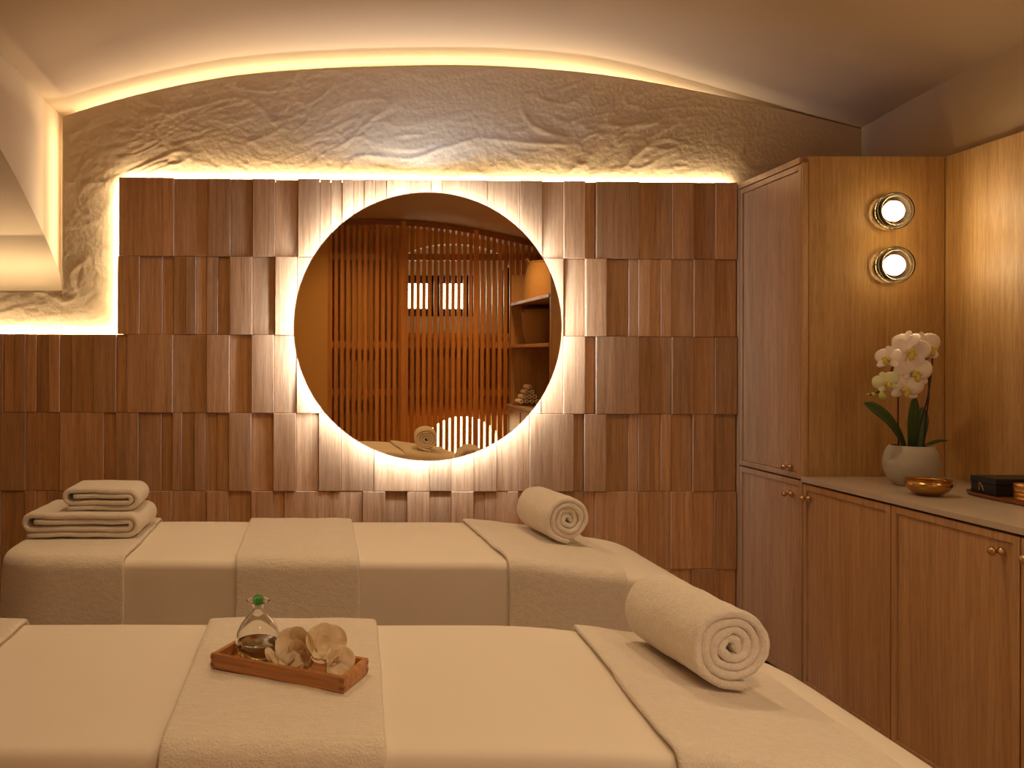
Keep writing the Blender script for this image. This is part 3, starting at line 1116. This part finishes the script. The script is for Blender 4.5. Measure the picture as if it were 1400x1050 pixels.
massage_table(FAR, 'white-sheeted massage table standing against the tiled wall, behind the foreground one')

def bed_towel(p, xa, xb, label, zb, skew=(0, 0), group='bath towels laid across the massage tables', off=0.004):
    bm = bed_shell(p, off=off, zb=zb, dx=0.02, wave=1.0)
    def cut(x, sk, keep_right):
        n_ = Vector((1, sk, 0)).normalized()
        if keep_right:
            n_ = -n_
        bmesh.ops.bisect_plane(bm, geom=bm.verts[:] + bm.edges[:] + bm.faces[:], plane_co=(x, (p['y0'] + p['y1']) / 2, 0), plane_no=n_, clear_outer=True)
    if xa is not None:
        cut(xa, skew[0], True)
    if xb is not None:
        cut(xb, skew[1], False)
    for v in bm.verts:
        # gently wavy long edges and a soft nap
        q = Vector((v.co.x * 2.0, v.co.y * 7, v.co.z * 7))
        v.co.x += 0.004 * noise.noise(q)
        v.co.z += 0.0035 * noise.noise(Vector((v.co.x * 14, v.co.y * 14, 3.3 + xa if xa else 1.1)))
    o = from_bm('bath_towel', bm, M_TERRY, smooth=True)
    so = o.modifiers.new('s', 'SOLIDIFY'); so.thickness = 0.012; so.offset = 1
    ss = o.modifiers.new('ss', 'SUBSURF'); ss.levels = 1; ss.render_levels = 1
    tag(o, label, 'towel', group)
    return o
bed_towel(FAR, None, -0.590, 'white bath towel under the folded towel stack on the far massage table', 0.34, (0, 0.02))
bed_towel(FAR, -0.262, 0.110, 'white bath towel across the middle of the far massage table, below the mirror', 0.36, (0.02, 0.0))
bed_towel(FAR, 0.535, 0.925, 'white bath towel under the rolled towel on the far massage table', 0.34, (0.05, -0.07))
bed_towel(NEAR, None, -0.660, 'white bath towel at the left edge of the photo on the near massage table', 0.36, (0, 0.0))
bed_towel(NEAR, -0.250, 0.110, 'white bath towel under the wooden tray on the near massage table', 0.36, (0.02, -0.04))
bed_towel(NEAR, 0.548, 0.90, 'white bath towel under the large rolled towel on the near massage table', 0.36, (-0.06, 0.02))

def bed_top(p, x, towel=True):
    return p['top'] - p['slope'] * softplus(x - p['hinge']) + (0.018 if towel else 0)

# rolls
vs, fs = rolled_towel(0.084, 3.9, 0.0172, 0.27, 3.0, segv=40, step=7, squash=0.93, tail=0.035, fz=0.0035, wob=0.0032)
r1 = from_py('rolled_towel', vs, fs, M_TERRY, smooth=True, recalc=True)
r1.location = (0.7385, 1.645, bed_top(NEAR, 0.74) + 0.083 * 0.95 + 0.003)
r1.rotation_euler = (0, 0.09, 0.12)
tag(r1, 'large white rolled towel on the near massage table, at right', 'rolled towel', 'rolled towels on the massage tables')
vs, fs = rolled_towel(0.085, 3.8, 0.0175, 0.27, 8.0, segv=28, step=9, squash=0.95, tail=0.0, fz=0.0035, wob=0.003)
r2 = from_py('rolled_towel', vs, fs, M_TERRY, smooth=True, recalc=True)
r2.location = (0.800, 2.875, bed_top(FAR, 0.80) + 0.085 * 0.96 + 0.002)
r2.rotation_euler = (0, 0.05, 0.14)
tag(r2, 'white rolled towel on the far massage table, right of the mirror', 'rolled towel', 'rolled towels on the massage tables')

# folded stack
vs, fs = folded_towel(0.385, 0.078, 0.0175, 0.29, 2.0)
f1 = from_py('folded_towel', vs, fs, M_TERRY, smooth=True, recalc=True)
zt0 = 0.75 + 0.0195
f1.location = (-0.785, 2.825, zt0)
tag(f1, 'large folded white towel at the bottom of the stack on the far table', 'towel', 'folded towels stacked on the far table')
vs, fs = folded_towel(0.255, 0.074, 0.0165, 0.20, 5.0)
f2 = from_py('folded_towel', vs, fs, M_TERRY, smooth=True, recalc=True)
f2.location = (-0.735, 2.825, zt0 + 0.080)
f2.rotation_euler = (0, 0, 0.02)
tag(f2, 'small folded white towel on top of the stack on the far table', 'towel', 'folded towels stacked on the far table')

# ------------------------------------------------------------------ tray with bottle and blossoms
TZ = 0.768
ta = math.atan2(-0.120, 0.245)
tray = thing('wooden_tray', 'small oblong reddish wooden tray on the near massage table', 'tray', (-0.061, 1.525, TZ), ta)
TL, TW, TH, TT = 0.272, 0.108, 0.027, 0.009
boxo('base_board', M_TRAY, -TL/2 + TT, TL/2 - TT, -TW/2 + TT, TW/2 - TT, 0.0015, 0.007, tray, world=False)
for s in (-1, 1):
    boxo('side_board', M_TRAY, -TL/2, TL/2, s*(TW/2 - TT/2) - TT/2, s*(TW/2 - TT/2) + TT/2, 0, TH, tray, bevel=0.0008, world=False)
for s in (-1, 1):
    boxo('end_board', M_TRAY, s*(TL/2 - TT/2) - TT/2 + (0.0002 if s < 0 else -0.0002), s*(TL/2 - TT/2) + TT/2, -TW/2 + TT, TW/2 - TT, 0, TH - 0.0005, tray, bevel=0.0008, world=False)
# dark finger joints at the corners
for sx in (-1, 1):
    for sy in (-1, 1):
        for q in range(2):
            z0 = 0.004 + q * 0.0135
            boxo('corner_joint', M_TRAY_IN, sx*(TL/2 + 0.0003) - (TT if sx > 0 else 0), sx*(TL/2 + 0.0003) + (0 if sx > 0 else TT),
                 sy*(TW/2 + 0.0003) - (TT if sy > 0 else 0), sy*(TW/2 + 0.0003) + (0 if sy > 0 else TT), z0, z0 + 0.0065, tray, world=False)

def tray_pt(u, v, z=0.0075):
    c, s = math.cos(ta), math.sin(ta)
    return (-0.061 + u * c - v * s, 1.525 + u * s + v * c, TZ + z)

bp_ = tray_pt(-0.068, 0.004)
bottle = thing('oil_bottle', 'round clear glass bottle of yellow oil with green stopper, standing in the tray', 'bottle', bp_)
outer = [(0, 0.0), (0.022, 0.0), (0.030, 0.004), (0.0385, 0.016), (0.0425, 0.032), (0.0415, 0.046), (0.036, 0.061), (0.027, 0.075), (0.017, 0.086), (0.0115, 0.092), (0.0095, 0.097),
         (0.0105, 0.102), (0.0155, 0.108), (0.0225, 0.112)]
inner = [(0.0205, 0.1125), (0.0135, 0.1085), (0.0085, 0.1025), (0.0075, 0.097), (0.0095, 0.0915), (0.015, 0.0845), (0.0245, 0.0735), (0.0335, 0.060), (0.039, 0.0455), (0.040, 0.032), (0.036, 0.0175), (0.028, 0.008), (0, 0.006)]
def smooth_prof(pts, n=3):
    c = catmull([Vector((a, b, 0)) for a, b in pts], n)
    return [(max(0, v.x), v.y) for v in c]
lathe_obj('glass_body', smooth_prof(outer) + smooth_prof(inner), M_GLASS, bottle, n=56)
oil = [(0, 0.0055), (0.0283, 0.0076), (0.0363, 0.0172), (0.0398, 0.0285), (0.0399, 0.036), (0.0385, 0.0363), (0, 0.0360)]
lathe_obj('oil', oil, M_OIL, bottle, n=56)['label'] = 'pale yellow oil'
bm = bmesh.new()
bmesh.ops.create_icosphere(bm, subdivisions=2, radius=0.0108, matrix=Matrix.Translation((0, 0, 0.1125)))
st = from_bm('stopper', bm, M_GREEN, bottle)
st['label'] = 'green faceted glass stopper'

def petal_mesh(L, W, cup=0.3, bend=0.3, ruffle=0.0, seed=0, tip=0.6, nu=8, nv=6):
    vs, fs = [], []
    for i in range(nu + 1):
        t = (1 - math.cos(PI * i / nu)) / 2
        tt = t ** (0.55 + 0.45 * tip)
        w = W * 0.5 * math.sqrt(max(0.0, 1 - (1 - 2 * tt) ** 2)) + 0.0004
        for j in range(nv + 1):
            s = -1 + 2 * j / nv
            x = s * w
            y = L * t
            z = cup * w * (s * s) + bend * L * t * t + ruffle * W * noise.noise(Vector((x / W * 3, t * 4, seed)))
            vs.append((x, y, z))
    for i in range(nu):
        for j in range(nv):
            a = i * (nv + 1) + j
            fs.append((a, a + 1, a + nv + 2, a + nv + 1))
    return vs, fs

def petal_obj(L, W, mat, parent, rot, loc=(0, 0, 0), name='petal', **kw):
    vs, fs = petal_mesh(L, W, **kw)
    o = from_py(name, vs, fs, mat, parent, smooth=True)
    so = o.modifiers.new('s', 'SOLIDIFY'); so.thickness = 0.0006
    o.matrix_local = Matrix.Translation(loc) @ rot
    return o

def orchid_flower(parent, size, mat, rotm, loc, seed, name='flower', lip_mat=None, open_=1.0, is_thing=None):
    """lip mesh is the flower itself, the five petals are its children; faces local +Z"""
    vs, fs = [], []
    rng = random.Random(seed)
    bm = bmesh.new()
    bmesh.ops.create_uvsphere(bm, u_segments=10, v_segments=6, radius=size * 0.10, matrix=Matrix.Translation((0, 0, size * 0.08)) @ Matrix.Diagonal((0.8, 0.8, 1.2, 1)))
    bmesh.ops.create_uvsphere(bm, u_segments=10, v_segments=6, radius=size * 0.13, matrix=Matrix.Translation((0, -size * 0.14, size * 0.12)) @ Matrix.Diagonal((0.7, 1.2, 0.7, 1)))
    for s in (-1, 1):
        bmesh.ops.create_uvsphere(bm, u_segments=8, v_segments=5, radius=size * 0.08, matrix=Matrix.Translation((s * size * 0.09, -size * 0.05, size * 0.12)) @ Matrix.Diagonal((0.6, 1.0, 1.3, 1)))
    f = from_bm(name, bm, lip_mat or M_LIP, parent, smooth=True)
    f.matrix_local = Matrix.Translation(loc) @ rotm
    for ang, L, W in ((0, .50, .36), (128, .48, .34), (-128, .48, .34), (68, .56, .62), (-68, .56, .62)):
        back = 0.0 if abs(ang) == 68 else -0.012
        petal_obj(size * L, size * W, mat, f, Matrix.Rotation(math.radians(ang + rng.uniform(-5, 5)), 4, 'Z') @ Matrix.Rotation(math.radians(rng.uniform(2, 12) * open_), 4, 'X'),
                  (0, 0, back * size * 5 * 0.3), cup=rng.uniform(-.35, -.1), bend=rng.uniform(-0.18, 0.05), ruffle=0.06, seed=seed + ang)
    return f

def orient(nrm, up=(0, 0, 1), twist=0):
    z = Vector(nrm).normalized()
    y = Vector(up) - z * Vector(up).dot(z)
    y.normalize()
    x = y.cross(z)
    m = Matrix((x, y, z)).transposed().to_4x4()
    return m @ Matrix.Rotation(math.radians(twist), 4, 'Z')

# crumpled blossoms in the tray: each one a thing of petals around a small heart
def tray_blossom(u, v, z, size, nrm, label, seed, spec):
    t = thing('orchid_blossom', label, 'flower', tray_pt(u, v, z), group='cream blossoms in the tray')
    bm = bmesh.new()
    bmesh.ops.create_uvsphere(bm, u_segments=10, v_segments=6, radius=size * 0.09, matrix=Matrix.Diagonal((1, 1, 0.8, 1)))
    R = orient(nrm)
    hrt = from_bm('flower_heart', bm, M_CREAM, t, smooth=True)
    rng = random.Random(seed)
    for ang, L, W, tilt in spec:
        petal_obj(size * L, size * W, M_CREAM, t, R @ Matrix.Rotation(math.radians(ang), 4, 'Z') @ Matrix.Rotation(math.radians(tilt), 4, 'X'),
                  cup=rng.uniform(0.1, .45), bend=rng.uniform(0.05, .35), ruffle=0.10, seed=seed + ang * 0.1, nu=10, nv=8)
    return t
P5 = [(0, .46, .44, 22), (72, .50, .60, 26), (-72, .50, .60, 26), (140, .44, .40, 18), (-140, .44, .40, 18), (25, .30, .36, 50)]
tray_blossom(0.030, 0.002, 0.040, 0.108, (-0.55, -0.80, 0.35), 'large cream blossom nearest the bottle in the tray', 1, P5)
tray_blossom(0.066, 0.012, 0.046, 0.100, (0.15, -0.75, 0.65), 'cream blossom in the middle, leaning back on the others in the tray', 5, P5)
tray_blossom(0.092, -0.008, 0.030, 0.084, (0.55, -0.80, 0.25), 'cream blossom nearest the right end of the tray', 9, P5)
tray_blossom(-0.008, -0.024, 0.012, 0.066, (-0.1, -0.3, 1.0), 'small cream blossom lying flat between bottle and larger blossoms', 12, [(70, .6, .36, 35), (-50, .55, .32, 12), (110, .62, .3, 60), (180, .4, .34, 10), (-80, .62, .36, 22)])

# ------------------------------------------------------------------ things on the worktop
WZ = 0.905
pot = (2.113, 2.966, WZ)
orchid = thing('potted_orchid', 'white orchid in a round sage green pot on the worktop under the wall lamps', 'potted orchid', pot)
pp0 = [(0, 0.0), (0.050, 0.0), (0.060, 0.003), (0.088, 0.030), (0.103, 0.065), (0.104, 0.090), (0.097, 0.118), (0.085, 0.138), (0.081, 0.144), (0.077, 0.144), (0.080, 0.138), (0.092, 0.116), (0.098, 0.09), (0.09, 0.05), (0, 0.03)]
pp = [(a * 0.83, b) for a, b in pp0]
lathe_obj('pot', smooth_prof(pp[:10], 3) + pp[10:], M_POT, orchid, n=56)['label'] = 'round sage green ceramic pot'
lathe_obj('soil', [(0, 0.128), (0.05, 0.128), (0.070, 0.124), (0.070, 0.10), (0, 0.10)], M_SOIL, orchid, n=32)

def leaf(path, width, up=(0, 0, 1), name='leaf'):
    pts = catmull(path, 6)
    n = len(pts)
    vs, fs = [], []
    for i, p in enumerate(pts):
        t = i / (n - 1)
        tan = (pts[min(i + 1, n - 1)] - pts[max(i - 1, 0)]).normalized()
        s = tan.cross(Vector(up)).normalized()
        nn = s.cross(tan).normalized()
        w = width * 0.5 * (0.42 + 0.58 * math.sin(PI * min(1, t * 0.85 + 0.08))) * (1 - max(0, (t - 0.78) / 0.22) ** 2 * 0.97)
        for q in (-1, -0.5, 0, 0.5, 1):
            vs.append(p + s * (w * q) + nn * (abs(q) * w * 0.28))
    for i in range(n - 1):
        for q in range(4):
            a = i * 5 + q
            fs.append((a, a + 1, a + 6, a + 5))
    o = from_py(name, vs, fs, M_LEAF, orchid, smooth=True)
    so = o.modifiers.new('s', 'SOLIDIFY'); so.thickness = 0.002
    return o
def PXO(px, py, dy=0.0):
    """point of the orchid (local) for a distance dy behind the pot centre"""
    Y = 2.966 + dy
    s = 1130 / Y
    return Vector(((px - 441) / s - pot[0], dy, H + (500 - py + (px - 441) * math.tan(ROLL)) / s - pot[2]))
leaf([PXO(1236, 612), PXO(1224, 590, -.02), PXO(1206, 568, -.05), PXO(1181, 551, -.07)], 0.066, up=(0.55, -0.8, 0.35))
leaf([PXO(1246, 612), PXO(1247, 590, -.01), PXO(1248, 568, -.01), PXO(1251, 541, -.0)], 0.046, up=(0.15, -1, 0.1))
leaf([PXO(1256, 612, .01), PXO(1260, 590, .03), PXO(1262, 572, .04), PXO(1261, 556, .05)], 0.034, up=(-0.4, -1, 0.1))
leaf([PXO(1262, 611, .01), PXO(1274, 606, .03), PXO(1284, 603, .05), PXO(1296, 602, .07)], 0.016, up=(0.1, -0.4, 1))
def stem(path, r=0.0028):
    pts = catmull(path, 6)
    vs, fs = tube(pts, r, 7)
    return from_py('stem', vs, fs, M_STEM, orchid, smooth=True)
stem([PXO(1229, 612), PXO(1228, 580), PXO(1228, 540), PXO(1228, 500), PXO(1232, 480), PXO(1224, 494, -.03), PXO(1208, 530, -.05), PXO(1190, 540, -.06)])
stem([PXO(1252, 612), PXO(1258, 580), PXO(1268, 545), PXO(1273, 510), PXO(1274, 485), PXO(1262, 475, -.03)])
stem([PXO(1263, 612), PXO(1266, 575, -.01), PXO(1270, 535, -.01), PXO(1268, 500), PXO(1262, 482), PXO(1245, 478, -.03)])
def flw(px, py, dy, size, nrm, seed, twist=0, mat=None, **kw):
    return orchid_flower(orchid, size, mat or M_PETAL, orient(nrm, twist=twist), PXO(px, py, dy), seed, **kw)
flw(1249, 510, -.055, 0.122, (-0.05, -1, 0.1), 1, twist=8)
flw(1245, 481, -.045, 0.118, (-0.25, -0.95, 0.15), 2, twist=-10)
flw(1266, 476, -.03, 0.122, (0.25, -0.95, 0.2), 3, twist=12)
flw(1238, 531, -.06, 0.106, (-0.2, -0.95, -0.15), 4, twist=-5)
flw(1214, 490, -.05, 0.092, (-0.93, -0.35, 0.25), 5, twist=0)
flw(1237, 468, -.02, 0.096, (-0.85, -0.25, 0.5), 6, twist=0)
flw(1212, 523, -.06, 0.080, (-0.3, -0.9, 0.1), 7, twist=20, mat=M_PETAL_G)
def bud(px, py, dy, r, el=1.3):
    bm = bmesh.new()
    bmesh.ops.create_uvsphere(bm, u_segments=12, v_segments=8, radius=r, matrix=Matrix.Translation(PXO(px, py, dy)) @ Matrix.Diagonal((1, 1, el, 1)))
    return from_bm('bud', bm, M_BUD, orchid, smooth=True)
bud(1206, 541, -.06, 0.0115)
bud(1194, 539, -.06, 0.0075, 0.9)
bud(1187, 539, -.06, 0.005, 0.7)

# brass bowl
bowl = lathe_obj('brass_bowl', smooth_prof([(0, 0.0), (0.030, 0.0), (0.040, 0.003), (0.064, 0.016), (0.077, 0.031), (0.0785, 0.040), (0.0745, 0.046), (0.073, 0.049), (0.0765, 0.0515), (0.079, 0.053)], 3)
                 + [(0.078, 0.054), (0.073, 0.0515), (0.070, 0.048), (0.074, 0.040), (0.072, 0.031), (0.060, 0.018), (0.038, 0.006), (0, 0.005)], M_BOWL, n=64)
bowl.location = (2.005, 2.735, WZ)
bowl.data.transform(Matrix.Diagonal((0.84, 0.84, 1, 1)))
tag(bowl, 'shallow polished brass bowl in front of the orchid pot', 'bowl')

# oblong serving tray, black box, gold tin
t2 = thing('serving_tray', 'flat brown wooden tray under the black box at the right edge', 'tray', (2.2565, 2.50, WZ))
def dish(bm, w, l):
    n = 40
    rings = [(0.80, 0.0), (0.93, 0.003), (1.0, 0.0125), (0.985, 0.0135), (0.92, 0.0062), (0.78, 0.005)]
    R = []
    for sc_, z in rings:
        ring = []
        for k in range(n):
            a = 2 * PI * k / n
            e = 5.0
            c, s = math.cos(a), math.sin(a)
            r = (abs(c) ** e + abs(s) ** e) ** (-1 / e)
            ring.append(bm.verts.new((r * c * (w / 2 - (1 - sc_) * 0.06), r * s * (l / 2 - (1 - sc_) * 0.06), z)))
        R.append(ring)
    for a, b_ in zip(R, R[1:]):
        for k in range(n):
            k2 = (k + 1) % n
            bm.faces.new((a[k], a[k2], b_[k2], b_[k]))
    bm.faces.new(R[0][::-1]); bm.faces.new(R[-1])
bm = bmesh.new(); dish(bm, 0.243, 0.60)
from_bm('tray_dish', bm, M_TRAY_IN, t2, smooth=False)

bx = thing('black_box', 'flat black lidded box with a rose foil letter, on the serving tray', 'box', (2.264, 2.725, WZ + 0.0068))
boxo('box_body', M_BLACK, -0.085, 0.085, -0.052, 0.052, 0.0, 0.036, bx, bevel=0.001, world=False)
boxo('box_lid', M_BLACK, -0.0865, 0.0865, -0.0535, 0.0535, 0.0365, 0.056, bx, bevel=0.001, world=False)
# foil letter on the face towards the room: a tall arched n with little feet
vs, fs = [], []
def bar(pts, w):
    for (y0, z0), (y1, z1) in zip(pts, pts[1:]):
        d = math.hypot(y1 - y0, z1 - z0); ny_, nz_ = -(z1 - z0) / d * w, (y1 - y0) / d * w
        n0 = len(vs)
        for X in (-0.0873, -0.0866):
            vs.extend([(X, y0 + ny_, z0 + nz_), (X, y1 + ny_, z1 + nz_), (X, y1 - ny_, z1 - nz_), (X, y0 - ny_, z0 - nz_)])
        fs.extend([(n0, n0+1, n0+2, n0+3), (n0+4, n0+5, n0+6, n0+7), (n0, n0+1, n0+5, n0+4), (n0+2, n0+3, n0+7, n0+6)])
# y decreases towards the camera = to the right in the picture
bar([(0.014, 0.013), (0.014, 0.034)], 0.0010)
bar([(0.018, 0.0125), (0.010, 0.0125)], 0.0008)
bar([(0.017, 0.035), (0.009, 0.035), (0.003, 0.028), (-0.003, 0.014)], 0.0018)
bar([(0.000, 0.0125), (-0.008, 0.0125)], 0.0008)
from_py('foil_letter', vs, fs, M_FOIL, bx)['label'] = 'rose gold foil letter N'

tin = lathe_obj('gold_tin', [(0, 0), (0.046, 0), (0.048, 0.002), (0.048, 0.016), (0.047, 0.0168), (0.048, 0.0176), (0.048, 0.0285), (0.0465, 0.0295), (0.0490, 0.0305), (0.0490, 0.040), (0.0482, 0.0408), (0.049, 0.0416), (0.0490, 0.054), (0.0475, 0.056), (0, 0.056)],
                M_GOLDTIN, n=56)
tin.location = (2.190, 2.555, WZ + 0.0062)
tin.data.transform(Matrix.Diagonal((0.86, 0.86, 1, 1)))
tag(tin, 'round gold tin with ringed sides in front of the black box', 'tin')
sm = lathe_obj('brass_coaster', [(0, 0), (0.05, 0), (0.052, 0.002), (0.05, 0.005), (0.046, 0.003), (0, 0.003)], M_STONE, n=40)
sm.location = (2.04, 2.262, WZ)
sm.name = 'stone_coaster'
tag(sm, 'thin round stone coaster on the worktop at the right edge of the photo', 'coaster')

# rolled hand towels piled on a tray at the end of the worktop (seen in the mirror)
vs, fs = rolled_towel(0.025, 2.6, 0.0085, 0.15, 4.0, segv=3, step=30, tail=0.0, fz=0.001)
ht_me = bpy.data.meshes.new('hand_towel')
ht_me.from_pydata([tuple(v) for v in vs], [], fs); ht_me.materials.append(M_TERRY)
for p_ in ht_me.polygons: p_.use_smooth = True
boxo_t = boxo('towel_tray', M_TRAY_IN, 1.87, 2.11, -0.55, -0.36, WZ + 0.0005, WZ + 0.014, bevel=0.003)
tag(boxo_t, 'dark wooden tray under the pile of rolled hand towels', 'tray')
ROWN = ['bottom row', 'second row', 'third row', 'top row']
POS = {4: ['nearest the room', 'second from the room side', 'third from the room side', 'nearest the wall'], 3: ['nearest the room', 'in the middle', 'nearest the wall'], 2: ['on the room side', 'on the wall side'], 1: ['alone']}
for lay, cnt in enumerate((4, 3, 2, 1)):
    for q in range(cnt):
        o = bpy.data.objects.new('hand_towel', ht_me)
        C.objects.link(o)
        o.location = (1.99 + (q - (cnt - 1) / 2) * 0.052, -0.455, WZ + 0.0395 + lay * 0.0452)
        o.rotation_euler = (0, 0, 0.03 * (q - 1))
        tag(o, 'rolled hand towel %s in the %s of the towel pyramid' % (POS[cnt][q], ROWN[lay]), 'hand towel', 'rolled hand towels in a pyramid')

# ------------------------------------------------------------------ sconces
def sconce(x, y, z, label, rz=0, group='round glass wall lamps on the tall cupboard'):
    t = thing('wall_lamp', label, 'wall lamp', (x, y, z), rz, group=group)
    lathe_obj('back_plate', [(0, 0), (0.045, 0), (0.046, -0.004), (0.030, -0.008), (0.026, -0.026), (0.038, -0.034), (0.0395, -0.041), (0.037, -0.042), (0.03, -0.038), (0, -0.038)], M_BRONZE, t, n=48, axis='Y')
    lathe_obj('glass_shade', [(0.046, -0.030), (0.063, -0.034), (0.0695, -0.045), (0.0705, -0.062), (0.066, -0.072), (0.058, -0.070), (0.053, -0.062), (0.057, -0.050), (0.047, -0.040)], M_SHADE, t, n=64, axis='Y', close=True)
    for rr_ in (0.0605, 0.068):
        vs, fs = tube([(rr_ * math.cos(a), -0.0705 if rr_ < .065 else -0.060, rr_ * math.sin(a)) for a in [2 * PI * k / 64 for k in range(65)]], 0.0011, 6, cap=False)
        from_py('glass_rib', vs, fs, M_BRONZE, t, smooth=True)
    prof = [(0.0385 * math.cos(a), -0.050 - 0.024 * math.sin(a)) for a in [PI / 2 * k / 8 for k in range(9)]]
    prof = [(0, -0.040), (0.036, -0.040)] + prof
    b = lathe_obj('bulb', prof, M_BULB, t, n=40, axis='Y')
    b['label'] = 'glowing frosted lens'
    return t
sconce(2.175, 3.2, 1.924, 'upper of the two round glass wall lamps on the cupboard side')
sconce(2.178, 3.2, 1.718, 'lower of the two round glass wall lamps on the cupboard side')

sconce(2.409, 2.05, 1.924, 'upper round glass wall lamp on the right wall, just outside the photo', -PI / 2, 'round glass wall lamps on the right wall')
sconce(2.409, 2.05, 1.718, 'lower round glass wall lamp on the right wall, just outside the photo', -PI / 2, 'round glass wall lamps on the right wall')

# ------------------------------------------------------------------ added fill lights on the ceiling, out of view, to brighten tables and screen
FILL_SPOTS = [(-0.45, 2.42, 1.0, 'left of the mirror, over the far massage table'),
      (0.85, 2.42, 1.0, 'right of the mirror, over the far massage table'),
      (0.40, 0.10, 1.7, 'in front of the left half of the slatted screen'),
      (1.78, 0.10, 1.7, 'in front of the right half of the slatted screen')]
for x, y, pw, where in FILL_SPOTS:
    z = ceil_z(x, y)
    d = thing('ceiling_fill_light', 'added unseen ceiling fill light ' + where, 'fill light', (x, y, z - 0.006))
    lathe_obj('trim_ring', [(0.075, 0.006), (0.075, 0.0), (0.088, 0.0), (0.088, 0.012), (0.075, 0.012)], M_BRONZE, d, n=32, close=True)
    l = fill_spot((0, 0, -0.012), P_SPOT * pw, size=0.07)
    l.parent = d
